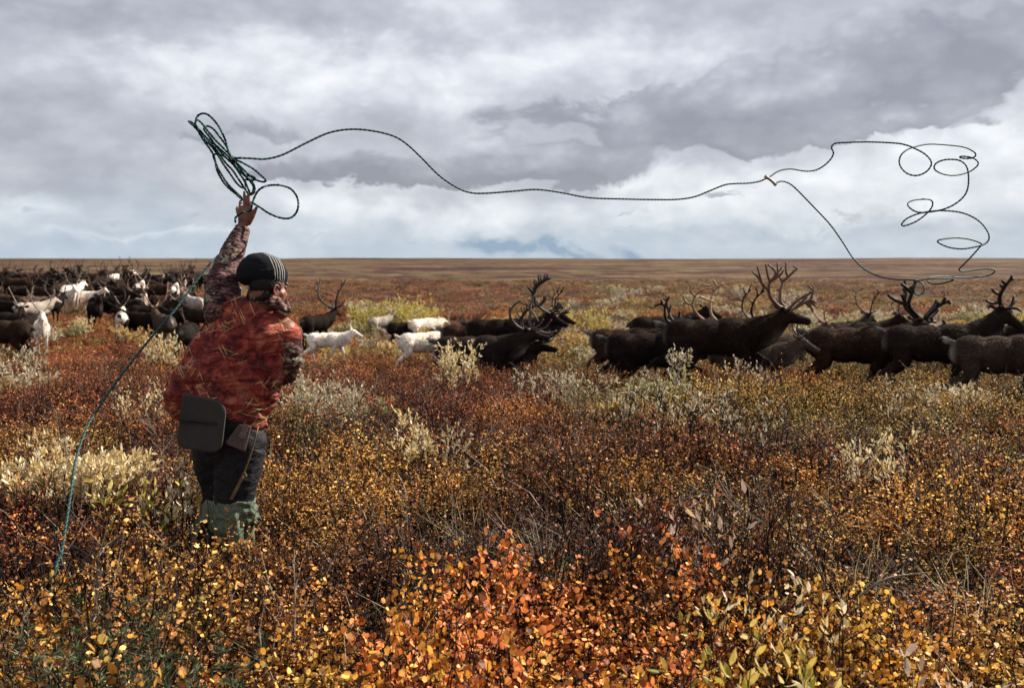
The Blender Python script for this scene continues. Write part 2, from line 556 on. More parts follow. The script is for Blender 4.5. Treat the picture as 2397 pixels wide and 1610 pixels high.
def leaves(g, pts, size, rng, shape, up=0.5, dirs=None, m=0, svar=.35, spread=.9):
    n = len(pts)
    if n == 0: return
    if dirs is None:
        D = rng.normal(0, 1, (n, 3)); D[:, 2] += up
    else:
        D = dirs + rng.normal(0, spread, (n, 3)) * .45
    D /= np.linalg.norm(D, axis=1)[:, None]
    W = np.cross(D, rng.normal(0, 1, (n, 3)) + np.array([0, 0, .9]))
    W /= np.linalg.norm(W, axis=1)[:, None] + 1e-9
    U = np.cross(D, W)
    s = size * (1 + rng.uniform(-svar, svar, n))
    k = len(shape)
    V = pts[:, None, :] + s[:, None, None] * (shape[None, :, 0:1] * D[:, None] + shape[None, :, 1:2] * W[:, None] + shape[None, :, 2:3] * U[:, None])
    a = np.repeat(np.clip(rng.beta(1.3, 1.3, n), 0, 1), k)
    F = [list(range(i * k, i * k + k)) for i in range(n)]
    g.add(V.reshape(-1, 3), F, m, a)

def bush(seed, H=.5, Rr=.32, stems=9, twigs=7, lpt=14, lsize=.014, shape=SH_ROUND, grey=.08, tw=.0022, lean=.0, droop=.5, lmin=.3, leafp=1.0):
    rng = np.random.RandomState(seed)
    g = Geo()
    lp = []
    for s in range(stems):
        a = rng.uniform(0, 6.283); rr = Rr * math.sqrt(rng.uniform(.05, 1))
        top = np.array([math.cos(a) * rr, math.sin(a) * rr, H * rng.uniform(.6, 1.05) * (1 - .25 * (rr / Rr) ** 2)])
        base = np.array([math.cos(a) * rr * .25, math.sin(a) * rr * .25, -.05])
        mid = base * .5 + top * .5 + np.array([math.cos(a) * rr * .25, math.sin(a) * rr * .25, -.06]) + rng.normal(0, .03, 3) * (H / .5)
        P = spline([base, mid, top], 4) + rng.normal(0, .007, (9, 3)) * (H / .5)
        V, F = prism_path(P, tw * 1.9, tw * .7)
        gm = 2 if rng.rand() < grey else 1
        g.add(V, F, gm)
        for t in range(twigs):
            f = rng.uniform(lmin, .97)
            q = P[0] * 0 + np.array([np.interp(f * 8, range(9), P[:, k]) for k in range(3)])
            dd = rng.normal(0, 1, 3); dd[2] = abs(dd[2]) * .8 + droop
            dd /= np.linalg.norm(dd)
            L = H * rng.uniform(.18, .42)
            e = q + dd * L
            m_ = (q + e) / 2 + rng.normal(0, .015, 3) * (H / .5)
            V, F = prism_path([q, m_, e], tw * .9, tw * .35)
            g.add(V, F, gm)
            if rng.rand() < leafp:
                n = int(lpt * rng.uniform(.4, 1.4))
                ff = rng.uniform(.1, 1.03, n)[:, None]
                lp.append(q * (1 - ff) + e * ff + rng.normal(0, lsize * .45, (n, 3)))
    if lp:
        leaves(g, np.concatenate(lp), lsize, rng, shape, svar=.5)
    return g

protos = bpy.data.collections.new('scrub_sources')
def proto(coll, name, g, mats):
    me = g.mesh(name, mats, smooth_=False)
    o = bpy.data.objects.new(name, me)
    coll.objects.link(o)
    return o

def scatter(name, coll, P, rz, sc, pick, tint, tilt=.12, rng=RS):
    me = bpy.data.meshes.new(name)
    me.vertices.add(len(P)); me.vertices.foreach_set('co', np.asarray(P, float).ravel())
    rot = np.stack([rng.normal(0, tilt, len(P)), rng.normal(0, tilt, len(P)), rz], 1)
    a = me.attributes.new('rot', 'FLOAT_VECTOR', 'POINT'); a.data.foreach_set('vector', rot.ravel())
    a = me.attributes.new('sc', 'FLOAT_VECTOR', 'POINT'); a.data.foreach_set('vector', np.asarray(sc, float).ravel())
    a = me.attributes.new('pick', 'INT', 'POINT'); a.data.foreach_set('value', np.asarray(pick, int))
    a = me.attributes.new('tint', 'FLOAT_COLOR', 'POINT')
    a.data.foreach_set('color', np.concatenate([tint, np.ones((len(P), 1))], 1).ravel())
    o = link(name, me)
    gt = bpy.data.node_groups.new(name + '_nodes', 'GeometryNodeTree')
    gt.interface.new_socket('Geometry', in_out='INPUT', socket_type='NodeSocketGeometry')
    gt.interface.new_socket('Geometry', in_out='OUTPUT', socket_type='NodeSocketGeometry')
    gi, go = gt.nodes.new('NodeGroupInput'), gt.nodes.new('NodeGroupOutput')
    ci = gt.nodes.new('GeometryNodeCollectionInfo')
    ci.inputs['Collection'].default_value = coll
    ci.inputs['Separate Children'].default_value = True
    ci.inputs['Reset Children'].default_value = True
    ip = gt.nodes.new('GeometryNodeInstanceOnPoints')
    ip.inputs['Pick Instance'].default_value = True
    def na(nm, dt):
        n = gt.nodes.new('GeometryNodeInputNamedAttribute'); n.data_type = dt
        n.inputs['Name'].default_value = nm
        return [s for s in n.outputs if s.enabled and s.name == 'Attribute'][0]
    L = gt.links.new
    L(gi.outputs[0], ip.inputs['Points']); L(ci.outputs[0], ip.inputs['Instance'])
    L(na('pick', 'INT'), ip.inputs['Instance Index'])
    e2r = gt.nodes.new('FunctionNodeEulerToRotation')
    L(na('rot', 'FLOAT_VECTOR'), e2r.inputs[0]); L(e2r.outputs[0], ip.inputs['Rotation'])
    L(na('sc', 'FLOAT_VECTOR'), ip.inputs['Scale'])
    L(ip.outputs[0], go.inputs[0])
    md = o.modifiers.new('scatter', 'NODES'); md.node_group = gt
    return o

# ---- near scrub: round leaved birch, several bushes; far scrub: coarser clumps
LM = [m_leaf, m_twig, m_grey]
cn = bpy.data.collections.new('near_sources')
for i in range(7):
    proto(cn, 'birch_%02d' % i, bush(100 + i, H=.42, Rr=.30, stems=12, twigs=8, lpt=10, lsize=.0135, tw=.0028), LM)
for i in range(2):                      # thin, nearly leafless
    proto(cn, 'birch_%02d' % (7 + i), bush(120 + i, H=.52, Rr=.30, stems=14, twigs=9, lpt=6, lsize=.012, grey=.15, tw=.0026, leafp=.5), LM)
for i in range(2):                      # low ground layer
    proto(cn, 'birch_%02d' % (9 + i), bush(130 + i, H=.17, Rr=.30, stems=16, twigs=8, lpt=8, lsize=.011, grey=.3, tw=.002), LM)
cf = bpy.data.collections.new('far_sources')
for i in range(4):
    proto(cf, 'clump_%02d' % i, bush(150 + i, H=.42, Rr=.55, stems=16, twigs=8, lpt=9, lsize=.030, shape=SH_QUAD, tw=.004), LM)
cl = bpy.data.collections.new('bloom_sources')
for i in range(3):
    proto(cl, 'spray_%02d' % i, bush(170 + i, H=.44, Rr=.17, stems=6, twigs=7, lpt=9, lsize=.0175, tw=.0024), LM)

PAL = np.array([(.42, .150, .025), (.50, .225, .032), (.42, .235, .038), (.27, .175, .035), (.27, .078, .022), (.60, .185, .045), (.16, .12, .022), (.17, .055, .018)])
def tints(x, y, rng):
    n = len(x)
    a = fld(x, y, 3.2, 4) + .35 * rng.normal(0, 1, n)
    b = fld(x, y, 5.5, 7) + .35 * rng.normal(0, 1, n)
    t = np.zeros((n, 3))
    az_ = x / np.maximum(y, .5)
    for i in range(n):
        A, B, yy, u = a[i], b[i], y[i], az_[i]
        if yy < 4.3:
            if -.12 < u < .26 and A > -.9: c = PAL[5] if B > -.35 else PAL[0]
            else: c = PAL[1] if A > -.1 else (PAL[2] if B > 0 else PAL[0])
        elif yy < 9:
            if A > .55: c = PAL[1]
            elif A > .1: c = PAL[0] if B > -.1 else PAL[2]
            elif A > -.5: c = PAL[3] if B > .3 else (PAL[4] if B < -.2 else PAL[0] * .8)
            else: c = PAL[6] if B > .4 else PAL[7]
            if u > .12 and B > .1: c = (PAL[1] + PAL[0]) * .5 if A > -.4 else PAL[3]
            if u < -.3 and A < .2: c = PAL[4] * 1.1
        elif yy < 17:
            if u > .05: c = PAL[2] if A > .1 else (PAL[3] if B > .1 else PAL[0])
            elif u > -.3: c = PAL[4] * 1.15 if A > -.2 else (PAL[0] if B > 0 else PAL[7])
            else: c = PAL[0] if A > .1 else PAL[4]
        else:
            if u > .0: c = (PAL[1] * .9 if A > .35 else PAL[3]) if B > -.3 else PAL[4]
            else: c = (PAL[0] if A > .2 else PAL[4] * 1.2) if B > -.5 else PAL[3]
            if yy > 30: c = c * (1 - .5 * min((yy - 30) / 40, 1)) + np.array([.11, .065, .035]) * min((yy - 30) / 40, 1) * .9
        t[i] = c
    t = t * .93 + t.mean(1)[:, None] * .05
    cl_ = np.clip(1.0 + .32 * fld(x, y, 1.5, 12) + .22 * fld(x, y, 4.5, 8), .3, 1.7)
    cl_ = np.where(y < 25, cl_, 1.0)
    t *= 1.38 * cl_[:, None] * (1 + rng.normal(0, .25, (n, 1)))
    return np.clip(t, .01, .9)

def field(y0, y1, step, rng, half=.60, pad=.8):
    pts = []
    y = y0
    while y < y1:
        w = half * y + pad
        k = max(int(2 * w / step), 1)
        xs = (np.arange(k) + rng.uniform(-.5, .5, k)) / k * 2 * w - w
        ys = y + rng.uniform(-.5, .5, k) * step
        pts.append(np.stack([xs, ys], 1))
        y += step
    return np.concatenate(pts)

rng = np.random.RandomState(5)
q = np.concatenate([field(1.7, 12, .25, rng), field(12, 21, .33, rng)])
def clear(q, cx, cy, r): return q[np.hypot(q[:, 0] - cx, q[:, 1] - cy) > r]
pf = at(545, 1300, 5.1)
q = clear(q, pf.x, 5.12, .2)
# ease off where the photo shows open hollows
a_ = fld(q[:, 0], q[:, 1], 1.9, 9)
hgt = np.clip(.78 + .36 * a_ + .14 * rng.normal(0, 1, len(q)), .35, 1.35)
hgt[q[:, 1] < 3.2] *= .82
hgt *= 1 + np.where(q[:, 0] > .04 * q[:, 1], .02, -.02) * np.clip((q[:, 1] - 9) / 3, 0, 1)
near_person = (np.abs(q[:, 0] - pf.x) < .5) & (q[:, 1] > 4.1) & (q[:, 1] < 5.0)
hgt[near_person] = np.clip(hgt[near_person], .95, 1.12)
thin = ((a_ < -.35) & (rng.rand(len(q)) < .6)) | (rng.rand(len(q)) < .07)
q, a_, hgt = q[~thin], a_[~thin], hgt[~thin]
pick = np.where(a_ < -.38, rng.choice([7, 8, 9, 10], len(q)), rng.choice([0, 1, 2, 3, 4, 5, 6, 7, 8], len(q)))
P = np.column_stack([q, height(q[:, 0], q[:, 1])])
w_ = 1.0 + .15 * rng.normal(0, 1, len(q))
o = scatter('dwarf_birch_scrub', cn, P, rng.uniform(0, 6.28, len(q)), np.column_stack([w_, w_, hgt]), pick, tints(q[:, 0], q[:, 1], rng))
q2_ = None
tag(o, 'knee-high dwarf birch with round orange, yellow and rust leaves covering the near tundra', 'shrubs', kind='stuff')
q = field(1.5, 12, .30, rng)
q = q[rng.rand(len(q)) < .8]
P = np.column_stack([q, height(q[:, 0], q[:, 1])])
w_ = 1.0 + .15 * rng.normal(0, 1, len(q))
o = scatter('ground_heath', cn, P, rng.uniform(0, 6.28, len(q)), np.column_stack([w_, w_, w_]), rng.choice([9, 10], len(q)), tints(q[:, 0], q[:, 1], rng) * np.array([.48, .42, .42]))
tag(o, 'low dark heath and bare twigs growing under the birch bushes', 'heath', kind='stuff')
q = np.concatenate([field(20, 45, .62, rng, .62, 3), field(45, 90, 1.15, rng, .62, 4)])
P = np.column_stack([q, height(q[:, 0], q[:, 1])])
s_ = np.where(q[:, 1] > 45, 1.5, 1.0) * (1 + .2 * rng.normal(0, 1, len(q)))
hz_ = np.clip(.62 + .25 * fld(q[:, 0], q[:, 1], 6, 3), .25, 1.2)
hz_ = np.where(q[:, 1] > 45, hz_ * .65, hz_)
o = scatter('distant_scrub', cf, P, rng.uniform(0, 6.28, len(q)), np.column_stack([s_, s_, hz_]), rng.randint(0, 4, len(q)), tints(q[:, 0], q[:, 1], rng))
tag(o, 'rust and ochre low scrub spreading around and beyond the herd', 'scrub', kind='stuff')

# large-leaved branches close to the camera
q = field(2.0, 4.3, .17, rng, .62, .4)
q = q[(q[:, 1] < 3.7) | ((q[:, 0] / q[:, 1] > -.06) & (q[:, 0] / q[:, 1] < .2))]
q = clear(q, pf.x, 5.1, .5)
aa = fld(q[:, 0], q[:, 1], 1.1, 6)
q = q[(aa > -.45) | (rng.rand(len(q)) < .3) | (np.abs(q[:, 0] / q[:, 1] - .04) < .17)]
px_ = q[:, 0] / q[:, 1]
pc = np.where(((px_ > -.14) & (px_ < .22) & (rng.rand(len(q)) < .62))[:, None], PAL[5], np.where((rng.rand(len(q)) < .6)[:, None], PAL[1], PAL[2])) * (1.5 + .2 * rng.normal(0, 1, (len(q), 1)))
keep = ~((px_ < -.27) & (q[:, 1] > 2.75) & (px_ > -.47))
q, pc = q[keep], pc[keep]
P = np.column_stack([q, height(q[:, 0], q[:, 1])])
s_ = rng.uniform(.8, 1.25, len(q))
o = scatter('foreground_birch', cl, P, rng.uniform(0, 6.28, len(q)), np.column_stack([s_, s_, s_ * np.clip(.9 + .3 * fld(q[:, 0], q[:, 1], 1.4, 2), .5, 1.3) * np.where(np.abs(q[:, 0] / q[:, 1] - .04) < .16, 1.12, 1.0)]), rng.randint(0, 3, len(q)), np.clip(pc, .01, .9))
tag(o, 'bright pink-orange and yellow round birch leaves nearest the camera', 'shrubs', kind='stuff')
# ------------------------------------------------------------------ willows: countable shrubs
def willow(seed, H, Rr, stems, twigs, lpt, lsize, spread=1.0, tw=.004, upright=1.6, lmin=.45, bend=.25):
    """black stems with long leaves bunched at the tips"""
    rng = np.random.RandomState(seed)
    ls, lv_ = Geo(), Geo()
    pts, dirs = [], []
    for s in range(stems):
        a = rng.uniform(0, 6.283); rr = Rr * math.sqrt(rng.uniform(.03, 1))
        top = np.array([math.cos(a) * rr, math.sin(a) * rr, H * rng.uniform(.7, 1.0)])
        base = np.array([math.cos(a) * rr * .15, math.sin(a) * rr * .15, -.06])
        mid = base * .5 + top * .5 + np.array([math.cos(a), math.sin(a), -.3]) * rr * bend + rng.normal(0, .03, 3)
        P = spline([base, mid, top], 5) + rng.normal(0, .007, (11, 3))
        V, F = prism_path(P, tw, tw * .4)
        ls.add(V, F, 0)
        ends = [(P[-3], P[-1])]
        for t in range(twigs):
            f = rng.uniform(lmin, .95)
            q = np.array([np.interp(f * 10, range(11), P[:, k]) for k in range(3)])
            dd = rng.normal(0, .7, 3) * spread; dd[2] = abs(dd[2]) * .5 + upright * .6
            dd /= np.linalg.norm(dd)
            e = q + dd * H * rng.uniform(.14, .34)
            m_ = (q + e) / 2 + rng.normal(0, .012, 3)
            V, F = prism_path([q, m_, e], tw * .5, tw * .25)
            ls.add(V, F, 0)
            ends.append((q, e))
        for q, e in ends:
            n = max(1, int(lpt * rng.uniform(.5, 1.4)))
            ff = rng.uniform(.35, 1.0, n)[:, None]
            pts.append(q * (1 - ff) + e * ff)
            d = (e - q) / (np.linalg.norm(e - q) + 1e-9)
            dirs.append(np.tile(d * 1.1 + np.array([0, 0, .25]), (n, 1)))
    leaves(lv_, np.concatenate(pts), lsize, rng, SH_LONG, dirs=np.concatenate(dirs), svar=.4, spread=1.35)
    return ls, lv_

def place_willow(px, top_py, d, H, Rr, stems, twigs, lpt, lsize, seed, mat, label, group=None, **kw):
    c = at(px, 900, d)
    zg = float(height(c.x, d))
    top = at(px, top_py, d).z
    H = max(.25, top - zg) if H is None else H
    ls, lv_ = willow(seed, H, Rr, stems, twigs, lpt, lsize, **kw)
    o = link('willow_shrub', None, None, (c.x, d, zg))
    o.empty_display_size = .2
    tag(o, label, 'shrub', group)
    link('stems', ls.mesh('stems', [m_twig], False), o)
    link('foliage', lv_.mesh('foliage', [mat], False), o)
    return o

G = 'pale leaved willow shrubs'
place_willow(80, 1000, 6.0, .47, .50, 30, 9, 10, .044, 1, m_wil, 'broad cream-leaved willow at the far left edge beside the trailing rope', G, lmin=.72, bend=.5)
place_willow(240, 1010, 5.9, .46, .30, 18, 9, 10, .044, 2, m_wil, 'dense cream willow just right of the trailing rope', G, lmin=.72, bend=.5)
place_willow(120, 960, 7.4, .42, .26, 9, 6, 6, .038, 3, m_wil, 'small yellowish willow behind the broad cream one on the left', G)
place_willow(345, 1040, 5.2, .45, .28, 9, 6, 3, .048, 4, m_wily, 'open willow with green-yellow leaves and black stems left of the herder\'s hip', G, tw=.005)
place_willow(395, 1085, 5.0, None, .16, 6, 5, 4, .04, 5, m_wilw, 'narrow dark-stemmed willow sprig beside the herder\'s left leg', G, tw=.006)
place_willow(335, 905, 9.6, None, .30, 10, 7, 7, .034, 6, m_wil, 'small bright cream willow left of the herder\'s jacket hem', G)
place_willow(700, 880, 9.8, None, .42, 18, 9, 8, .036, 7, m_wilw, 'white-leaved willow just right of the herder\'s elbow', G)
place_willow(790, 893, 9.2, None, .38, 14, 8, 7, .034, 8, m_wilw, 'white and yellow willow second to the right of the herder', G)
place_willow(948, 975, 7.2, None, .18, 7, 6, 6, .040, 9, m_wil, 'tiny cream willow tuft in the open heath right of the herder', G)
place_willow(1030, 985, 7.3, None, .20, 7, 6, 5, .034, 10, m_wilw, 'tiny grey-white willow tuft right of the small cream tuft', G)
place_willow(1085, 812, 13.0, None, .34, 14, 9, 9, .046, 11, m_wil, 'cream willow in front of the pale-necked running bull', G)
place_willow(1290, 868, 11.2, None, .40, 16, 8, 7, .036, 12, m_wilw, 'white-flecked willow between the two groups of running reindeer', G)
place_willow(1370, 885, 10.6, None, .30, 12, 8, 7, .034, 13, m_wilw, 'white-flecked willow below the hind hooves of the rearmost dark reindeer', G)
place_willow(1590, 905, 8.2, None, .50, 20, 11, 4, .036, 14, m_wilw, 'large bare black-branched willow with curled white leaves below the lead bull', G, tw=.0065, lmin=.3, bend=.5)
place_willow(1760, 930, 8.3, None, .36, 12, 8, 3, .034, 15, m_wilw, 'thin twiggy willow with few pale leaves right of the bare black one', G, tw=.005, lmin=.3)
place_willow(1596, 818, 11.8, None, .13, 6, 7, 7, .044, 16, m_wilw, 'tall silvery willow spike against the belly of the lead bull', G, tw=.006)
place_willow(1520, 858, 11.6, None, .14, 5, 6, 6, .036, 17, m_wilw, 'short silvery willow sprig under the haunch of the lead bull', G)
place_willow(1728, 838, 11.9, None, .16, 6, 6, 6, .036, 18, m_wilw, 'silvery willow sprig in front of the lead bull\'s forelegs', G)
place_willow(1783, 858, 11.7, None, .10, 4, 6, 5, .036, 19, m_wilw, 'small silvery sprig just right of the lead bull\'s forelegs', G)
place_willow(1640, 900, 9.2, None, .16, 5, 6, 6, .034, 20, m_wilw, 'pale frizzy willow sprig at the right of the black-branched willow', G)
place_willow(2040, 1020, 6.7, None, .28, 11, 8, 7, .036, 21, m_wil, 'cream willow standing alone in the orange birch at right', G)
place_willow(2100, 885, 9.5, None, .22, 6, 5, 4, .034, 22, m_wilw, 'thin pale sprig below the long dark reindeer at right', G)
place_willow(1620, 1170, 4.3, None, .20, 5, 4, 3, .058, 23, m_wilb, 'withered willow with curled pinkish leaves at lower centre right', G, tw=.005)
place_willow(1700, 1185, 4.25, None, .12, 4, 3, 3, .060, 24, m_wilb, 'withered willow twig with upright curled leaves right of its twin', G, tw=.005)
place_willow(1760, 1355, 3.35, None, .15, 5, 4, 3, .038, 25, m_wil, 'cream willow sprig left of the pair at the lower right', G)
place_willow(1930, 1375, 3.3, None, .17, 6, 4, 4, .038, 26, m_wil, 'cream willow sprig with black stem at the lower right', G)
place_willow(1670, 1430, 3.0, None, .08, 3, 3, 3, .046, 27, m_wily, 'small pale green willow tip rising out of red birch leaves', G)
place_willow(1740, 1520, 2.75, None, .12, 4, 4, 4, .044, 28, m_wily, 'yellow-green willow leaves at the bottom edge right of the red birch', G)
place_willow(1900, 1500, 2.85, None, .15, 5, 4, 4, .044, 29, m_wily, 'yellow-green willow leaves at the bottom edge below the cream sprig', G)
place_willow(2250, 1530, 2.8, None, .12, 4, 4, 4, .044, 30, m_wilb, 'withered cream willow tip in the bottom right corner', G)
place_willow(35, 815, 14.5, None, .50, 16, 8, 9, .042, 31, m_wilw, 'white-leaved willow at the left edge in front of the herd', G)
place_willow(385, 790, 19, None, .45, 14, 8, 9, .05, 32, m_wil, 'rounded yellowish willow by the dark reindeer rump left of the herder', G)
place_willow(195, 745, 32, None, .35, 9, 6, 8, .07, 33, m_wil, 'small cream bush on the rust heath in front of the white reindeer', G)
place_willow(945, 705, 33, None, 1.0, 24, 9, 11, .075, 34, m_wily, 'tall yellow willow behind the white reindeer in the middle', 'yellow willow shrubs')
place_willow(985, 718, 32, None, .8, 18, 9, 11, .075, 35, m_wily, 'lower yellow willow joined to the right of the tall yellow one', 'yellow willow shrubs')
place_willow(870, 722, 33, None, .7, 14, 9, 11, .075, 36, m_wily, 'small yellow willow at the left of the tall yellow one', 'yellow willow shrubs')
place_willow(1370, 715, 30, None, .8, 14, 8, 9, .06, 37, m_wily, 'wide yellow willow behind the gap between the two running groups', 'yellow willow shrubs')
place_willow(2365, 735, 29, None, .8, 20, 9, 10, .075, 38, m_wily, 'greenish yellow willow behind the antlers at the right edge', 'yellow willow shrubs')

# the loose band of pale willow scrub behind the herd
cw = bpy.data.collections.new('willow_sources')
m_wfar = leaf_mat('far_willow_leaf', True, 'calm', .3)
for i in range(3):
    ls, lv_ = willow(300 + i, .62, .55, 14, 7, 6, .085)
    g = Geo()
    g.add(np.concatenate(ls.V), ls.F, 1)
    g.add(np.concatenate(lv_.V), lv_.F, 0, np.concatenate(lv_.A))
    proto(cw, 'pale_%02d' % i, g, [m_wfar, m_twig])
rng = np.random.RandomState(21)
q = []
for px0, px1, y0, y1, n in [(1330, 1560, 20, 38, 30), (1880, 2460, 22, 40, 150), (680, 1010, 20, 36, 26), (1060, 1330, 24, 38, 22), (820, 1000, 30, 44, 34), (1300, 1900, 36, 60, 45), (60, 420, 27, 33, 6), (-40, 80, 12, 15, 4), (1420, 1560, 9.5, 11.5, 7), (640, 900, 10, 12, 7), (2200, 2400, 10, 12, 3)]:
    for _ in range(n):
        yy = rng.uniform(y0, y1)
        q.append((at(rng.uniform(px0, px1), 700, yy).x, yy))
q = np.array(q)
P = np.column_stack([q, height(q[:, 0], q[:, 1])])
s_ = np.where(q[:, 1] < 18, .55, .85) * (1 + .3 * rng.uniform(-1, 1, len(q)))
cc = np.array([(.62, .54, .38), (.60, .44, .18), (.58, .50, .40), (.42, .40, .20)])[rng.randint(0, 4, len(q))] * .95
o = scatter('pale_willow_scrub', cw, P, rng.uniform(0, 6.28, len(q)), np.column_stack([s_, s_, s_ * .95]), rng.randint(0, 3, len(q)), cc)
tag(o, 'loose band of pale cream willow scrub behind the running reindeer', 'scrub', kind='stuff')

# dry grass: blades of real geometry in loose tufts
rng = np.random.RandomState(33)
g = Geo()
def tuft(x, y, n, L, r, lean=.35):
    z = float(height(x, y))
    for _ in range(n):
        a = rng.uniform(0, 6.283); rr = r * math.sqrt(rng.rand())
        b = np.array([x + math.cos(a) * rr, y + math.sin(a) * rr, z])
        d = np.array([math.cos(a) * lean * rng.uniform(.2, 1.6), math.sin(a) * lean * rng.uniform(.2, 1.6), 1.0]) + np.array([rng.normal(0, .12), rng.normal(0, .12), 0])
        l = L * rng.uniform(.5, 1.1)
        p1 = b + d * l * .55; p2 = b + d * l + np.array([d[0] * .3, d[1] * .3, -.18]) * l
        w = np.array([math.cos(a + 1.3), math.sin(a + 1.3), 0]) * .0017
        V = [b - w, b + w, p1 + w * .8, p1 - w * .8, p2]
        g.add(V, [[0, 1, 2, 3], [3, 2, 4]], 0, rng.rand() ** .7)
for px, d, n, L, r in [(1280, 4.55, 90, .50, .08), (1300, 4.4, 60, .42, .10), (340, 3.75, 170, .42, .17), (250, 3.7, 140, .40, .17), (120, 3.5, 200, .42, .16), (60, 3.2, 200, .40, .16), (190, 3.3, 120, .40, .2), (300, 3.2, 90, .42, .2), (760, 3.1, 50, .38, .06), (610, 2.9, 60, .38, .10),
                       (1090, 2.95, 30, .36, .08), (1200, 2.9, 26, .34, .08), (2000, 4.4, 40, .45, .14), (2300, 4.2, 40, .45, .14), (420, 3.3, 40, .40, .15), (150, 3.6, 70, .32, .2), (1150, 5.2, 50, .4, .2), (870, 5.2, 60, .42, .3), (1450, 4.6, 40, .4, .3), (2150, 3.0, 30, .36, .2)]:
    c = at(px, 1200, d)
    tuft(c.x, d, n, L, r)
for _ in range(260):
    d = rng.uniform(2.7, 9); tuft(rng.uniform(-.55, .55) * d, d, rng.randint(2, 6), rng.uniform(.35, .55), .05, .5)
o = link('dry_grass', g.mesh('dry_grass', [m_straw], False))
tag(o, 'thin dry straw-coloured grass blades poking up between the bushes', 'grass', kind='stuff')

# labrador tea: dark green needle whorls, lower left
g = Geo()
for _ in range(85):
    d = rng.uniform(2.85, 3.8); px = rng.normal(290, 150); c = at(px, 1400, d)
    z = float(height(c.x, d)); h = rng.uniform(.22, .40)
    lean_ = np.array([rng.normal(0, .12), rng.normal(0, .12), 1.0])
    b = np.array([c.x, d, z])
    V, F = prism_path([b, b + lean_ * h * .5, b + lean_ * h], .0022, .0014)
    g.add(V, F, 1)
    for w in range(3):
        q0 = b + lean_ * h * (1 - w * .13)
        n = 13
        dd = rng.normal(0, 1, (n, 3)); dd[:, 2] = np.abs(dd[:, 2]) * .4 + .15
        leaves(g, np.tile(q0, (n, 1)), .034, rng, SH_LONG * np.array([1, .5, 1]), dirs=dd, m=0, spread=.2)
o = link('labrador_tea', g.mesh('labrador_tea', [m_green, m_twig], False))
tag(o, 'dark green needle-leaved sprigs among the dry grass at the lower left', 'plants', kind='stuff')

# a few bleached dead branches
for k, (px, py, d, ang_, L, lab) in enumerate([(365, 1015, 6.2, 120, .22, 'bleached bare twig standing left of the grey seat pad'),
                                             (1800, 1230, 4.2, 150, .45, 'bleached dead branch lying right of the withered willow leaves'),
                                             (2010, 1395, 3.3, 20, .25, 'short grey dead branch beside the cream sprig at lower right'),
                                             (1110, 1070, 6.0, 60, .25, 'pale bare branched twig in the centre of the heath')]):
    rr = np.random.RandomState(500 + k); g = Geo()
    d0 = np.array([math.cos(R(ang_)), .2, math.sin(R(ang_)) * .8])
    P = spline([np.zeros(3), d0 * L * .4 + rr.normal(0, .02, 3), d0 * L + rr.normal(0, .03, 3)], 5)
    V, F = prism_path(P, .0055, .0025); g.add(V, F)
    for t in range(6):
        i = rr.randint(2, 10); e = P[i] + (d0 + rr.normal(0, .7, 3)) * L * .35
        V, F = prism_path([P[i], (P[i] + e) / 2 + rr.normal(0, .01, 3), e], .003, .0014); g.add(V, F)
    o = link('dead_branch', g.mesh('dead_branch', [m_grey], False), None, at(px, py, d))
    tag(o, lab, 'branch', 'bleached dead branches')
# ------------------------------------------------------------------ reindeer
def coat_mat(name, pied=False):
    m, nt, out = new_mat(name)
    oi = nt.nodes.new('ShaderNodeObjectInfo')
    tcn = nt.nodes.new('ShaderNodeTexCoord'); P = tcn.outputs['Object']
    pale = N(nt, 'ShaderNodeAttribute', attribute_name='pale').outputs['Fac']
    dark = N(nt, 'ShaderNodeAttribute', attribute_name='darkp').outputs['Fac']
    big = noi(nt, P, 3.0, 5, .6)
    hair = noi(nt, vmth(nt, 'MULTIPLY', P, (14, 60, 90)), 1.0, 5, .7)
    c = mix(nt, 1.0, oi.outputs['Color'], ramp(nt, big, [(.3, (.65, .62, .60)), (.7, (1.35, 1.33, 1.3))]), 'MULTIPLY')
    c = mix(nt, 1.0, c, ramp(nt, hair, [(.3, (.7, .7, .7)), (.7, (1.35, 1.33, 1.3))]), 'MULTIPLY')
    c = mix(nt, mth(nt, 'MULTIPLY', smooth(nt, noi(nt, P, 2.1, 4, .6), .47, .62), .32), c, mix(nt, 1.0, c, (2.6, 2.2, 1.9), 'MULTIPLY'))
    hv = N(nt, 'ShaderNodeAttribute', attribute_name='hv').outputs['Fac']
    c = mix(nt, 1.0, c, ramp(nt, hv, [(0, (.5, .5, .5)), (.5, (1.0, 1.0, 1.0)), (.85, (1.9, 1.75, 1.6)), (1, (3.0, 2.7, 2.4))]), 'MULTIPLY')
    if pied:
        c = mix(nt, smooth(nt, noi(nt, P, 1.9, 3, .5), .49, .53), c, (.025, .02, .018))
    pf_ = mth(nt, 'MULTIPLY', mth(nt, 'MULTIPLY', pale, oi.outputs['Alpha']), mth(nt, 'ADD', .6, mth(nt, 'MULTIPLY', hair, .7)), clamp=True)
    c = mix(nt, pf_, c, (.33, .30, .27))
    c = mix(nt, mth(nt, 'MULTIPLY', dark, .85), c, (.012, .010, .009))
    p = principled(nt, out, c, .85, hair, .5, .012, spec=.05)
    p.inputs['Sheen Weight'].default_value = .0
    p.inputs['Sheen Roughness'].default_value = .5
    p.inputs['Sheen Tint'].default_value = (.8, .65, .5, 1)
    return m
m_coat = coat_mat('reindeer_coat')
m_pied = coat_mat('pied_coat', True)

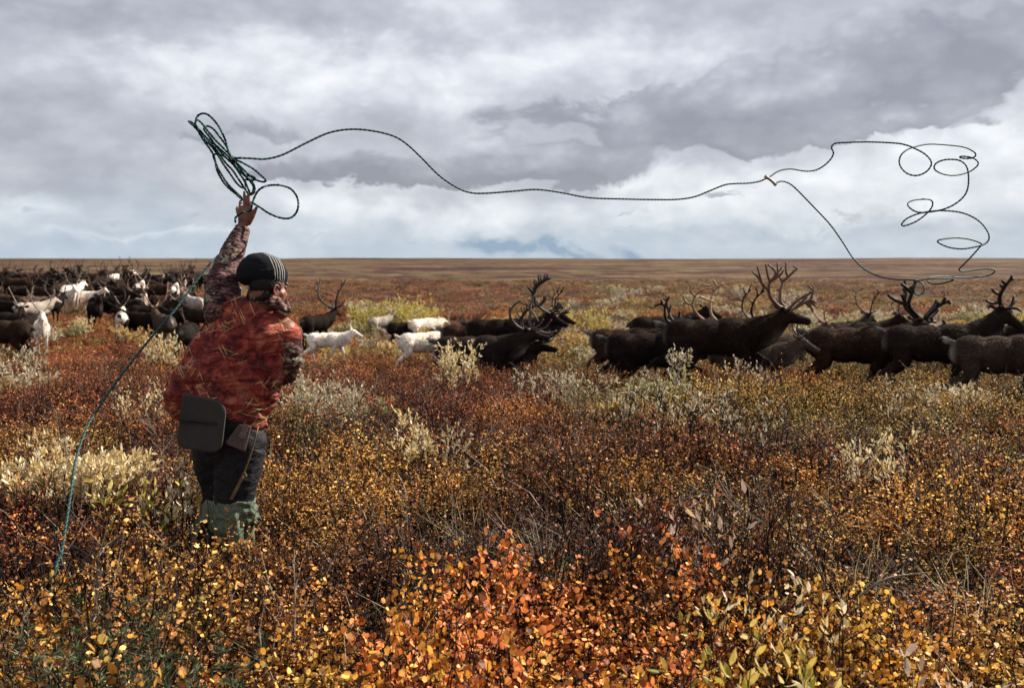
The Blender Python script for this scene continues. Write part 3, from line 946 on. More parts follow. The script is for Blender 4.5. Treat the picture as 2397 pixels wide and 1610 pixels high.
def horn_mat():
    m, nt, out = new_mat('antler')
    oi = nt.nodes.new('ShaderNodeObjectInfo')
    tcn = nt.nodes.new('ShaderNodeTexCoord')
    n = noi(nt, tcn.outputs['Object'], 16, 4, .6)
    principled(nt, out, mix(nt, 1.0, oi.outputs['Color'], ramp(nt, n, [(.3, (.5, .45, .42)), (.65, (1.4, 1.35, 1.3))]), 'MULTIPLY'), .6, n, .3, .005, spec=.3)
    return m
m_horn = horn_mat()
m_eye = plain('dark_eye', (.008, .006, .005), .12, .8)
m_nose = plain('nose', (.012, .010, .010), .5)

def furry(me, n, seed):
    """adds short guard hairs standing out of the coat, longest on the throat mane"""
    rng = np.random.RandomState(seed)
    V, Nn = getV(me), getN(me)
    pale = np.empty(len(V)); me.attributes['pale'].data.foreach_get('value', pale)
    dk = np.empty(len(V)); me.attributes['darkp'].data.foreach_get('value', dk)
    F = [tuple(p.vertices) for p in me.polygons]
    body = V[:, 2] > .42
    ids = rng.choice(np.where(body)[0], n)
    p0, nn = V[ids], Nn[ids]
    flow = np.tile(np.array([-1.0, 0, -.45]), (n, 1)) + rng.normal(0, .22, (n, 3))
    flow -= nn * (flow * nn).sum(1)[:, None]
    d = flow * .8 + nn * .42; d /= np.linalg.norm(d, axis=1)[:, None]
    head = p0[:, 0] > .85
    mane = (p0[:, 0] > .42) & (p0[:, 0] < .86) & (nn[:, 2] < -.1)
    L_ = np.where(head, .012, np.where(mane, .085, .034)) * rng.uniform(.6, 1.3, n)
    side = np.cross(d, nn); side /= np.linalg.norm(side, axis=1)[:, None] + 1e-9
    w = np.where(mane, .008, .0055)[:, None]
    T = np.stack([p0 - side * w, p0 + side * w, p0 + d * L_[:, None]], 1).reshape(-1, 3)
    base = len(V)
    F += [(base + 3 * i, base + 3 * i + 1, base + 3 * i + 2) for i in range(n)]
    m2 = mk(me.name, np.concatenate([V, T]), F, [m_coat])
    setA(m2, 'pale', np.concatenate([pale, np.repeat(pale[ids], 3)]))
    setA(m2, 'darkp', np.concatenate([dk, np.repeat(dk[ids], 3)]))
    setA(m2, 'hv', np.concatenate([np.full(base, .45), np.repeat(rng.rand(n), 3)]))
    return m2

def deer_body(name, pose, voxel=.016):
    P = []
    E = lambda c, r, M=None: P.append(ellip(c, r, M))
    C = lambda *pts, fl=1.0: P.extend(chain(pts, fl))
    # trunk: deep chest narrowing to the belly, rounded haunches
    E((.22, 0, .84), (.38, .24, .29)); E((-.12, 0, .84), (.42, .245, .265)); E((-.46, 0, .87), (.29, .215, .245))
    C(((-.50, 0, .935), .155), ((-.1, 0, .905), .17), ((.30, 0, .945), .155), fl=.9); E((.33, 0, .95), (.25, .13, .155)); E((.42, 0, .82), (.20, .185, .23)); E((-.30, 0, .96), (.35, .15, .125))
    hx, hz = pose.get('head', (1.0, 1.23)); hy = pose.get('heady', 0.0)
    C(((.42, 0, .88), .23), (((.42 + hx) / 2 + .02, hy * .4, (.88 + hz) / 2 - .05), .195), ((hx - .01, hy, hz - .01), .112), fl=.78)
    C(((.50, 0, .72), .14), (((.5 + hx) / 2 + .05, hy * .4, (.74 + hz) / 2 - .09), .125), ((hx + .02, hy, hz - .06), .06), fl=.6)
    dz = pose.get('nod', -.13)
    fx = Vector((.33, 0, dz)).normalized()
    H = lambda a, b: (hx + fx.x * a - fx.z * b * .0 + 0, hy, hz + fx.z * a + b)
    C((H(-.02, .015), .100), (H(.10, .0), .086), (H(.23, -.012), .064), (H(.325, -.018), .058), fl=.80)
    C((H(.0, -.055), .062), (H(.18, -.05), .036), (H(.31, -.045), .030), fl=.8)
    for s in (-1, 1):
        C(((hx - .04, hy + s * .075, hz + .07), .022), ((hx - .085, hy + s * .16, hz + .115), .036), ((hx - .115, hy + s * .215, hz + .13), .012), fl=.6)
        P.append(ellip((hx + fx.x * .085, hy + s * .060, hz + .038), (.034, .016, .022)))
    for k, s in (('fl', 1), ('fr', -1)):
        sh, el_, kn, ft, hf = pose[k]
        y = s * .125
        C(((sh[0], y, sh[1]), .125), ((el_[0], y * 1.05, el_[1]), .075), ((kn[0], y * .95, kn[1]), .040), fl=.8)
        C(((kn[0], y * .95, kn[1]), .040), ((ft[0], y * .9, ft[1]), .026), ((hf[0], y * .9, hf[1]), .040))
    for k, s in (('hl', 1), ('hr', -1)):
        hp, st, hk, ft, hf = pose[k]
        y = s * .12
        C(((hp[0], y, hp[1]), .165), ((st[0], y * 1.1, st[1]), .105), ((hk[0], y, hk[1]), .042), fl=.72)
        C(((hk[0], y, hk[1]), .042), ((ft[0], y * .9, ft[1]), .028), ((hf[0], y * .9, hf[1]), .042))
    t = pose.get('tail', (-.80, .98))
    C(((-.68, 0, .98), .045), ((t[0], 0, t[1]), .048), ((t[0] + (t[0] + .70) * .7, 0, t[1] + (t[1] - .97) * .8 - .01), .02))
    me = fuse(name, P, voxel, 12, [m_coat])
    V = getV(me)
    x, y, z = V.T
    g = lambda c, r: np.clip(1.3 - np.sqrt((((V - np.array(c)) / np.array(r)) ** 2).sum(1)), 0, 1)
    nz = np.array(H(.37, -.03))
    tt = np.array((t[0] - .02, 0, t[1]))
    pale = np.maximum.reduce([g(nz + np.array((.02, 0, -.012)), (.045, .08, .04)) * 1.4, g((-.76, 0, .85), (.10, .11, .20)) * .75, g(tt + np.array((-.03, 0, 0)), (.09, .07, .07)) * 1.2,
                              g(((.5 + hx) / 2 + .09, hy * .5, (.74 + hz) / 2 - .12), (.22, .15, .16)) * .55, g((.1, 0, .55), (.5, .10, .10)) * .3])
    legs = np.clip((.42 - z) / .2, 0, 1) * .6
    nose = g(nz + np.array((.012, 0, .022)), (.035, .04, .028))
    setA(me, 'pale', np.clip(pale * (1 - nose), 0, 1))
    setA(me, 'darkp', np.clip(np.maximum(legs, nose * .9), 0, 1))
    # coat clumps
    N_ = getN(me)
    d = np.array([mnoise.fractal(Vector((v[0] * 5, v[1] * 9, v[2] * 9)), 1.0, 2.0, 3) for v in V])
    setV(me, V + N_ * (d * .006)[:, None])
    me = furry(me, 7000 if voxel < .0165 else 2500, int(hx * 100 + len(name)))
    me['head'] = (hx, hy, hz, fx.x, fx.z)
    return me

STAND = dict(fl=((.36, .78), (.33, .60), (.36, .36), (.35, .09), (.37, .03)), fr=((.36, .78), (.30, .60), (.28, .36), (.24, .09), (.26, .03)),
             hl=((-.48, .82), (-.40, .62), (-.60, .40), (-.56, .10), (-.53, .03)), hr=((-.48, .82), (-.45, .62), (-.68, .41), (-.70, .11), (-.67, .03)), tail=(-.77, .92))
GALLOP = dict(fl=((.38, .76), (.56, .60), (.80, .48), (.98, .24), (1.05, .20)), fr=((.36, .74), (.44, .54), (.62, .34), (.48, .14), (.44, .09)),
              hl=((-.48, .82), (-.56, .56), (-.86, .46), (-1.08, .24), (-1.15, .22)), hr=((-.48, .80), (-.36, .54), (-.60, .36), (-.70, .12), (-.70, .06)), head=(1.02, 1.15), nod=-.07, tail=(-.80, 1.03))
TROT = dict(fl=((.38, .76), (.50, .58), (.62, .36), (.60, .14), (.64, .09)), fr=((.36, .74), (.28, .55), (.20, .33), (.05, .14), (.0, .12)),
            hl=((-.48, .82), (-.38, .58), (-.56, .38), (-.48, .10), (-.44, .04)), hr=((-.48, .82), (-.52, .58), (-.78, .42), (-.92, .16), (-.96, .14)), head=(.98, 1.12), nod=-.14, tail=(-.79, 1.04))
TROTLOW = dict(TROT, head=(1.03, .98), nod=-.10)
TROTHIGH = dict(TROT, head=(.93, 1.26), nod=-.19, heady=.05)
GALLOPLOW = dict(GALLOP, head=(1.05, 1.02), nod=-.05, heady=-.06)
GRAZE = dict(STAND, head=(.98, .72), nod=-.30, tail=(-.77, .92))
ALERT = dict(STAND, head=(.88, 1.34), nod=-.17)
B = {'gallop': deer_body('reindeer_gallop', GALLOP, .013), 'trot': deer_body('reindeer_trot', TROT, .014), 'trotlow': deer_body('reindeer_trotlow', TROTLOW, .016), 'trothigh': deer_body('reindeer_trothigh', TROTHIGH, .015), 'galloplow': deer_body('reindeer_galloplow', GALLOPLOW, .016), 'stand': deer_body('reindeer_stand', dict(STAND, head=(.97, 1.20)), .017),
     'graze': deer_body('reindeer_graze', GRAZE, .018), 'alert': deer_body('reindeer_alert', ALERT, .015)}
eye_me = mk('eye', *ellip((0, 0, 0), (.017, .010, .015), None, 10, 6), [m_eye])

# antlers traced as polylines in a side plane: ((x, z[, radius]) ...), units metres from the pedicle
def antler_mesh(name, lines, side, splay=.32, r0=.017, near=0.0, fat=1.3):
    g = Geo()
    for ln in lines:
        pts, r_s, r_e = ln
        P3 = []
        for (x, z) in pts:
            h = math.hypot(x, z)
            y = .035 + splay * h * (1.1 - .45 * h) + near * h
            P3.append((x, side * y, z))
        S = spline(P3, 5) if len(P3) > 2 else spline([P3[0], tuple((np.array(P3[0]) + np.array(P3[1])) / 2 + np.array((.0, .004 * side, .004))), P3[1]], 4)
        rr = np.linspace(r_s, r_e, len(S)) * fat
        V, F = tube(S, rr, 7)
        g.add(V, F)
    return g.mesh(name, [m_horn])

def tr(s, ox, oz, sc, r1=.018, r2=.006):
    """'x,y x,y | x,y ...' traced coordinates -> metres"""
    out = []
    for k, seg in enumerate(s.split('|')):
        pts = [tuple(map(float, t.split(','))) for t in seg.split()]
        pts = [((x - ox) / sc, (oz - y) / sc) for x, y in pts]
        out.append((pts, r1 if k == 0 else r1 * .72, r2))
    return out

A_LEAD_N = tr('1760,480 1690,452 1625,385 1603,320 1612,260 1650,215 1695,150|1612,262 1590,215 1567,122|1620,255 1650,200 1622,150|1600,320 1560,290 1530,225 1500,140|1560,290 1520,235 1462,180|1775,478 1820,425 1880,375 1942,335|1870,385 1925,350 1920,330|1635,240 1680,215 1712,170|1770,482 1740,470 1700,480 1660,495', 1765, 482, 600, .024, .008)
A_LEAD_F = tr('1780,470 1735,430 1733,340 1752,270 1722,205 1718,112|1752,265 1800,225 1845,185 1872,160 1845,140|1800,225 1785,180 1787,108|1722,210 1690,170 1642,128|1785,488 1850,470 1930,430 1985,395 1990,330 1958,290|1985,395 2000,350 2003,315|1975,400 2030,432|1975,410 2035,470|1960,425 2005,505|1940,430 1990,480|1850,470 1900,425 1950,390|1735,335 1705,330', 1765, 482, 600, .022, .009)
A_FRONT_N = tr('1830,485 1760,476 1695,425 1660,350 1680,290 1755,232|1668,312 1655,285|1850,482 1915,440 1942,392|1860,490 1960,465 2012,395|1690,280 1720,250', 1835, 482, 455, .025, .011)
A_FRONT_F = tr('1840,465 1826,410 1833,330 1842,255 1872,188|1834,300 1802,275 1757,268|1842,255 1817,228|1845,330 1880,380 1905,420|1870,488 1990,520 2060,500|1846,250 1862,220', 1835, 482, 455, .024, .011)
A_VELV_N = tr('1300,582 1210,522 1132,440 1143,350 1165,222|1125,442 1005,405 908,350|1092,422 1045,345|1142,332 1095,290 1030,250|1330,572 1415,455 1505,400|1450,432 1462,370|1412,455 1405,412|1480,412 1515,430|1155,280 1120,285', 1300, 590, 700, .026, .016)
A_VELV_F = tr('1290,585 1240,525 1192,450 1215,340 1215,212|1360,602 1470,545 1532,492|1395,612 1500,612|1450,655 1545,660 1600,630 1580,598|1215,330 1190,300|1350,580 1440,500 1500,440|1440,565 1460,600|1500,430 1520,410', 1300, 590, 700, .025, .015)
A_TAN_N = tr('1190,592 1080,568 990,500 945,425 968,345 1020,292 1105,275|945,428 885,395 850,332|968,348 925,300 918,238|1010,350 1080,375 1150,398|1010,300 1040,285|1235,600 1330,562 1405,540|1330,562 1400,520 1390,490', 1200, 600, 640, .020, .007)
A_TAN_F = tr('1210,582 1162,520 1155,440 1170,375 1200,310 1285,230|1200,305 1152,262 1082,248|1225,268 1205,225 1182,200|1160,400 1145,395|1240,590 1300,580 1420,575', 1200, 600, 640, .019, .007)
A_YOUNG_N = tr('890,662 800,632 772,565 772,480 805,400|772,490 720,470 664,490|745,482 725,435|790,440 760,425 750,415|900,660 912,605 915,540|900,664 1000,640 1015,590', 890, 665, 620, .020, .013)
A_YOUNG_F = tr('890,655 850,595 830,510 820,392|832,520 800,500|905,650 940,620 945,580|900,664 960,660 1015,640|845,560 865,490', 890, 665, 620, .019, .012)
A_RIGHT_N = tr('2095,648 2050,590 2040,520 2065,450 2095,400 2112,348|2050,590 1985,600 1908,575|2040,522 1990,505 1948,470|2060,465 2020,440|2075,440 2030,395|2110,650 2190,645 2230,672|2090,400 2130,380', 2100, 650, 700, .024, .012)
A_RIGHT_F = tr('2105,648 2160,660 2215,620 2245,540|2230,600 2265,580|2120,655 2200,670 2225,690', 2100, 650, 700, .023, .012)
# plain lyre antlers for the crowd
LY1 = [([(0, 0), (-.12, .10), (-.20, .28), (-.14, .48), (-.02, .62)], .018, .008), ([(-.17, .40), (-.26, .50)], .011, .006), ([(-.10, .52), (-.18, .66)], .011, .006), ([(0, .02), (.12, .10), (.16, .18)], .012, .006), ([(-.19, .25), (-.27, .28)], .010, .006)]
LY2 = [([(0, 0), (-.08, .08), (-.13, .22), (-.08, .36)], .015, .007), ([(-.11, .28), (-.02, .34)], .009, .005), ([(0, .02), (.09, .08)], .010, .005)]
LY3 = [([(0, 0), (-.14, .09), (-.26, .26), (-.22, .50), (-.06, .66)], .022, .011), ([(-.18, .55), (-.22, .70)], .014, .008), ([(-.24, .42), (-.36, .50)], .013, .008), ([(-.12, .62), (-.05, .76)], .014, .008), ([(0, .02), (.14, .14), (.13, .24)], .014, .008), ([(.03, .03), (.18, .08)], .013, .008), ([(-.22, .22), (-.32, .24)], .013, .008)]
LY4 = [([(0, 0), (-.16, .08), (-.33, .24), (-.36, .46), (-.22, .66)], .021, .012), ([(-.36, .42), (-.47, .54)], .014, .009), ([(-.30, .56), (-.34, .70)], .014, .009), ([(-.27, .61), (-.12, .70), (-.10, .82)], .015, .009), ([(-.15, .69), (-.02, .72)], .012, .008), ([(-.25, .16), (-.14, .26), (-.12, .36)], .012, .008), ([(0, .02), (.14, .10), (.20, .22)], .016, .010), ([(.12, .10), (.26, .14)], .012, .008), ([(.03, .0), (.22, .02), (.30, .10)], .013, .008), ([(-.22, .66), (-.24, .80)], .013, .008)]
AN = {}
for k, (n_, f_, sp_, nr) in dict(lead=(A_LEAD_N, A_LEAD_F, .30, 0), front=(A_FRONT_N, A_FRONT_F, .34, 0), velvet=(A_VELV_N, A_VELV_F, .45, 0), tan=(A_TAN_N, A_TAN_F, .40, 0), young=(A_YOUNG_N, A_YOUNG_F, .40, 0),
                                 right=(A_RIGHT_N, A_RIGHT_F, .45, 0), lyre=(LY1, LY1, .62, 0), spike=(LY2, LY2, .62, 0), rack=(LY3, LY3, .66, 0), rack2=(LY4, LY4, .46, 0)).items():
    AN[k] = (antler_mesh('antler_' + k, n_, -1, sp_), antler_mesh('antler_' + k, f_, 1, sp_))

DARK = (.0115, .0080, .0066); BROWN = (.027, .017, .0125); GREY = (.060, .045, .036); WHITE = (.64, .60, .54); TAN = (.115, .066, .042); VELV = (.015, .009, .007); BONE = (.28, .17, .11); PALEH = (.27, .21, .165)

def deer(px, back, d, s, pose, heading, col, pale, antl, acol, label, group, ref='rump', z='back', ascale=1.0, eyes=True, pied=False):
    """px: photo column of the rump (or of the body origin); back: photo row of the back line"""
    h = R(heading)
    ppm = FPX / d
    off = {'rump': -.74, 'mid': 0.0, 'head': 1.0, 'nose': 1.35}[ref] * s
    c = at(px, 800, d)
    x, y = c.x - off * math.cos(h), d - off * math.sin(h)
    zg = float(height(x, y))
    zz = zg + .02
    if z == 'back':
        zb = at(px, back, y if abs(off * math.sin(h)) > .05 else d).z
        zz = min(max(zb - 1.13 * s, zg - .35), zg + .30)
    me = B[pose]
    if pied:
        me = PIED.setdefault(pose, me.copy())
        me.materials[0] = m_pied
    o = link('reindeer', me, None, (x, y, zz))
    o.rotation_euler = (0, 0, h); o.scale = (s, s, s)
    o.color = (*col, pale)
    tag(o, label, 'reindeer', group)
    hx, hy, hz, fx, fz = B[pose]['head']
    if antl:
        for m in AN[antl]:
            a = link('antler', m, o, (hx + .005, hy, hz + .085))
            a.scale = (ascale,) * 3
            a.color = (*acol, 1)
    if eyes:
        for s_ in (-1, 1):
            e = link('eye', eye_me, o, (hx + fx * .10, hy + s_ * .066, hz + .032))
    return o
PIED = {}

RG = 'reindeer running right'
deer(1552, 742, 13.6, .95, 'gallop', 0, (.0145, .0098, .0078), .45, 'lead', TAN, 'large dark brown lead bull galloping right with tall brown many-pointed antlers', RG, ascale=1.1)
deer(1416, 775, 14.6, .94, 'gallop', 2, DARK, .35, 'tan', BONE, 'black reindeer overlapped by the lead bull, with pale tan wide-curving antlers', RG, ascale=1.12)
deer(1381, 767, 16.8, .84, 'trot', 2, BROWN, 1.0, 'young', VELV, 'small brown reindeer with raised white-tipped tail and short dark velvet antlers', RG, ascale=1.3)
deer(1474, 737, 20, .95, 'stand', 10, DARK, .2, None, VELV, 'dark reindeer farther back behind the velvet-antlered one, only its rump clear', RG)
deer(1781, 722, 17.0, .92, 'trot', 4, DARK, .3, 'rack', VELV, 'black reindeer hidden behind the lead bull, its dark antlers showing behind his', RG, ref='head', z='ground')
deer(1922, 800, 14.9, .80, 'trot', -4, GREY, 1.0, 'spike', VELV, 'greyish young reindeer with white throat trotting below the lead bull\'s chin', RG, ref='nose')
deer(1885, 762, 15.2, 1.03, 'trot', 2, BROWN, .3, 'velvet', VELV, 'long dark brown reindeer with big black velvet antlers under the falling rope loop', RG, ascale=1.12)
deer(2066, 757, 14.5, 1.02, 'trothigh', -3, (.016, .0115, .0095), .45, 'right', VELV, 'dark brown reindeer with pale-edged rump whose head reaches the right edge', RG, ascale=1.1)
deer(2226, 781, 12.8, .93, 'trot', -3, (.034, .0245, .0195), 1.0, None, VELV, 'brown-grey reindeer with upright white tail cut off by the right edge', RG)
deer(1952, 752, 24, .95, 'stand', 5, DARK, .3, 'spike', VELV, 'small far dark reindeer with short spikes behind the long brown one', RG)
deer(2033, 750, 24.5, .95, 'stand', 35, DARK, .3, 'lyre', VELV, 'far dark reindeer showing upright forked antlers beside the short-spiked one', RG, ref='head', z='ground')
deer(1935, 760, 20, .85, 'stand', 15, GREY, .5, 'lyre', (.45, .22, .17), 'grey reindeer with thin reddish antlers just right of the lead bull\'s nose', RG, ref='head', z='ground')
deer(2200, 760, 18, .95, 'stand', -5, DARK, .3, None, VELV, 'dark humped back seen behind the two reindeer at the right edge', RG)
CG = 'reindeer in the middle group'
deer(1017, 784, 16.6, .91, 'gallop', 0, (.019, .014, .012), .7, 'front', (.075, .055, .045), 'dark bull with greyish neck and big circular antlers running in front of the middle group', CG, ascale=.98)
deer(1140, 796, 17.9, .90, 'galloplow', -6, DARK, .35, 'rack2', VELV, 'black reindeer with lowered head just behind the grey-necked bull', CG, ref='mid')
deer(1090, 744, 19.2, .96, 'trot', 2, DARK, .35, 'rack2', VELV, 'black reindeer with upright dark velvet antlers and its muzzle ahead of the group', CG, ascale=1.0)
deer(1032, 757, 19.5, .86, 'trot', 10, BROWN, 1.0, None, VELV, 'brown reindeer with white rump between the white one and the black ones', CG)
deer(932, 776, 19.5, .76, 'trotlow', 30, WHITE, 0, 'lyre', PALEH, 'white reindeer with grey branched antlers right behind the running bull', CG)
deer(958, 744, 27, .72, 'trotlow', 48, WHITE, 0, None, PALEH, 'white reindeer farther back near the yellow willow', CG)
deer(708, 736, 26, .80, 'stand', 62, DARK, .2, 'rack', VELV, 'black reindeer with tall V of dark antlers right of the herder\'s head', CG, ascale=1.35)
deer(718, 778, 21, .57, 'trot', 6, (.72, .70, .65), 0, 'spike', WHITE, 'small pure white calf with short white antlers right of the herder', CG, ascale=.95)
deer(866, 740, 31, .68, 'stand', 60, (.26, .235, .21), .2, 'lyre', PALEH, 'grey-white reindeer half hidden in scrub left of the yellow willow', CG)
deer(905, 752, 27, .75, 'graze', 20, DARK, .2, None, VELV, 'black calf grazing half hidden below the yellow willow', CG)
deer(1235, 735, 23, .85, 'stand', 5, DARK, .4, 'rack', VELV, 'black reindeer behind the group with a second dark rack of antlers', CG, ref='mid', z='ground')
deer(1190, 752, 20.6, .92, 'trothigh', -8, DARK, .35, 'rack2', VELV, 'rearmost black reindeer of the running cluster with crossed dark antlers', CG, ref='mid', ascale=1.0)

LG = 'reindeer standing in the left herd'
L = lambda *a, **k: deer(*a, LG, **k)
L(76, 747, 22.5, 1.0, 'stand', 180, BROWN, .2, None, VELV, 'large dark brown reindeer rump cut off by the left edge of the picture')
L(102, 765, 26, .80, 'alert', -62, WHITE, 0, 'lyre', PALEH, 'white reindeer facing the camera with V-shaped grey antlers at far left', ref='head', z='ground', ascale=1.1)
L(440, 750, 22.5, .98, 'graze', 95, (.014, .011, .010), .1, 'lyre', VELV, 'nearly black reindeer seen from behind close to the herder\'s sleeve', ref='mid', z='ground')
L(385, 735, 25.5, .88, 'stand', 125, GREY, .9, 'rack', BONE, 'grey-brown reindeer with pale flank and tan antlers left of the black rump', ref='mid')
L(162, 678, 43, .95, 'stand', -48, WHITE, 0, 'lyre', PALEH, 'white reindeer with dark legs, left one of the two side-on white ones', ref='mid')
L(217, 681, 43, .88, 'stand', -28, WHITE, 0, 'lyre', GREY, 'white reindeer with grey antlers, right one of the two side-on white ones', ref='mid', pied=False)
L(225, 707, 37, .9, 'alert', -55, DARK, .4, 'lyre', TAN, 'dark reindeer facing the camera below the right side-on white one', ref='mid', z='ground')
L(256, 692, 38, .95, 'stand', 10, DARK, 1.0, 'rack', TAN, 'dark reindeer with white muzzle just right of the side-on white ones', ref='mid')
L(298, 699, 38, .95, 'graze', 175, DARK, .2, 'lyre', VELV, 'black reindeer in the gap right of the white-muzzled one', ref='mid')
L(288, 728, 30, .85, 'stand', 110, WHITE, .1, 'spike', PALEH, 'small dark and white pied reindeer seen from behind in the second row', ref='mid', pied=True)
L(328, 729, 30, .9, 'stand', 160, DARK, .3, 'lyre', VELV, 'black reindeer right of the pied one in the second row', ref='mid')
L(458, 694, 37, .85, 'stand', 130, (.36, .34, .32), .2, 'lyre', PALEH, 'grey-white reindeer partly hidden behind the herder\'s sleeve', ref='mid')
L(424, 688, 39, .95, 'stand', 80, DARK, .3, 'rack', VELV, 'black reindeer crossed by the rope next to the grey-white one', ref='mid')
L(408, 712, 32, .85, 'stand', 140, DARK, .2, 'lyre', VELV, 'black reindeer lying low along the rope above the grey-brown one', ref='mid')
L(472, 715, 31, .85, 'stand', 150, (.02, .015, .012), .3, None, VELV, 'dark reindeer against the herder\'s shoulder above the black rump', ref='mid')
L(330, 662, 50, 1.0, 'stand', 100, WHITE, .1, 'lyre', PALEH, 'white-backed pied reindeer in the middle of the far herd', ref='mid', pied=True)
L(333, 690, 41, .9, 'alert', -60, WHITE, .1, 'lyre', PALEH, 'pied reindeer facing forward below the white-backed one', ref='mid', z='ground', pied=True)
L(172, 666, 48, 1.0, 'stand', 80, WHITE, 0, 'lyre', GREY, 'white reindeer rump just behind the left side-on white one', ref='mid')
L(283, 640, 62, 1.1, 'stand', 60, WHITE, .1, None, GREY, 'white back rising out of the far dark row', ref='mid')
L(417, 650, 58, 1.0, 'stand', 150, WHITE, .1, 'lyre', GREY, 'white back at the right of the far dark row near the rope', ref='mid')
L(411, 668, 50, .95, 'stand', 100, WHITE, .1, 'lyre', VELV, 'pied reindeer seen from behind left of the rope in the far herd', ref='mid', pied=True)
L(370, 664, 51, 1.05, 'stand', 5, BROWN, .3, 'lyre', VELV, 'brown side-on reindeer left of the pied one near the rope', ref='mid')
L(350, 645, 57, 1.05, 'stand', 170, DARK, .3, 'rack', VELV, 'large black side-on reindeer in the far herd above the brown one', ref='mid')
L(143, 662, 52, 1.0, 'stand', 95, BROWN, .5, 'lyre', VELV, 'brown reindeer from behind, above the left side-on white one', ref='mid')
L(208, 664, 50, 1.0, 'alert', -80, DARK, .9, 'lyre', GREY, 'dark reindeer with white face behind the two side-on white ones', ref='mid')
L(270, 668, 48, 1.0, 'stand', -60, BROWN, .8, 'rack', TAN, 'brown reindeer with tall grey antlers between the white pair and the pied ones', ref='mid')
L(37, 703, 37, .95, 'stand', 170, DARK, .3, 'rack', VELV, 'black reindeer behind the big rump at the left edge', ref='mid')
L(33, 730, 29, .95, 'stand', 185, (.014, .011, .010), .3, 'lyre', VELV, 'black reindeer directly above the big brown rump', ref='mid')
L(78, 706, 35, .9, 'stand', 60, (.30, .27, .24), .5, 'lyre', GREY, 'grey reindeer between the black ones and the white frontal one', ref='mid')
L(66, 738, 28, .85, 'alert', -75, DARK, 1.0, 'lyre', PALEH, 'dark and grey reindeer facing forward just behind the white frontal one', ref='mid', z='ground')
L(97, 688, 42, .9, 'stand', -90, GREY, 1.0, 'spike', GREY, 'small white-chested reindeer above the grey one at far left', ref='mid', z='ground')
L(123, 697, 37, .9, 'stand', 85, DARK, .2, 'lyre', VELV, 'black reindeer from behind, left of the side-on white ones', ref='mid')
L(15, 690, 42, 1.0, 'stand', 180, BROWN, .3, None, VELV, 'brown reindeer cut by the left edge above the black ones', ref='mid')

L(60, 668, 50, 1.0, 'stand', 30, DARK, .3, 'rack', VELV, 'black reindeer near the left edge, a little nearer than the far row', ref='mid')
L(108, 672, 48, 1.0, 'stand', 150, BROWN, .5, 'lyre', TAN, 'brown reindeer standing left of the brown one seen from behind', ref='mid')
L(240, 662, 52, 1.0, 'stand', -30, DARK, .5, 'rack', VELV, 'black reindeer right of the dark white-faced one', ref='mid')
L(300, 672, 46, .95, 'stand', 200, DARK, .3, 'lyre', TAN, 'black reindeer just left of the two pied ones', ref='mid')
L(392, 690, 40, .9, 'stand', 30, BROWN, .6, 'rack', BONE, 'brown reindeer with tan antlers left of the rope in the middle rows', ref='mid')
L(350, 712, 34, .9, 'stand', 20, DARK, .4, 'lyre', PALEH, 'black reindeer with grey antlers above the second-row black one', ref='mid')

# far dark row, individual animals nothing in the photo tells apart
rr = random.Random(4)
xs = [8 + i * 11.6 + rr.uniform(-4, 4) for i in range(43)]
for i, x_ in enumerate(xs):
    d_ = rr.uniform(54, 68)
    hd = rr.choice([0, 180, 20, 160, 90, -90, 60, 120, 200])
    col = rr.choice([DARK, DARK, BROWN, (.016, .011, .009)])
    deer(x_, 640, d_, rr.uniform(.98, 1.14), rr.choice(['stand', 'stand', 'alert', 'graze'] if hd != 90 else ['stand']), hd, col, rr.uniform(.2, .8), rr.choice(['rack', 'lyre', 'lyre', 'rack']), rr.choice([VELV, VELV, TAN]),
         'dark reindeer standing in the crowded far row along the back of the left herd', 'dark reindeer in the far row', ref='mid', z='ground', eyes=False, ascale=.72)
# ------------------------------------------------------------------ the herder
PD = 5.1
P0 = at(540, 1361, PD); P0.z = float(height(P0.x, PD))
def J(px, py, off=0.0):
    return np.array(at(px, py, PD + off) - P0)
K = FPX / PD   # photo px per metre at the figure

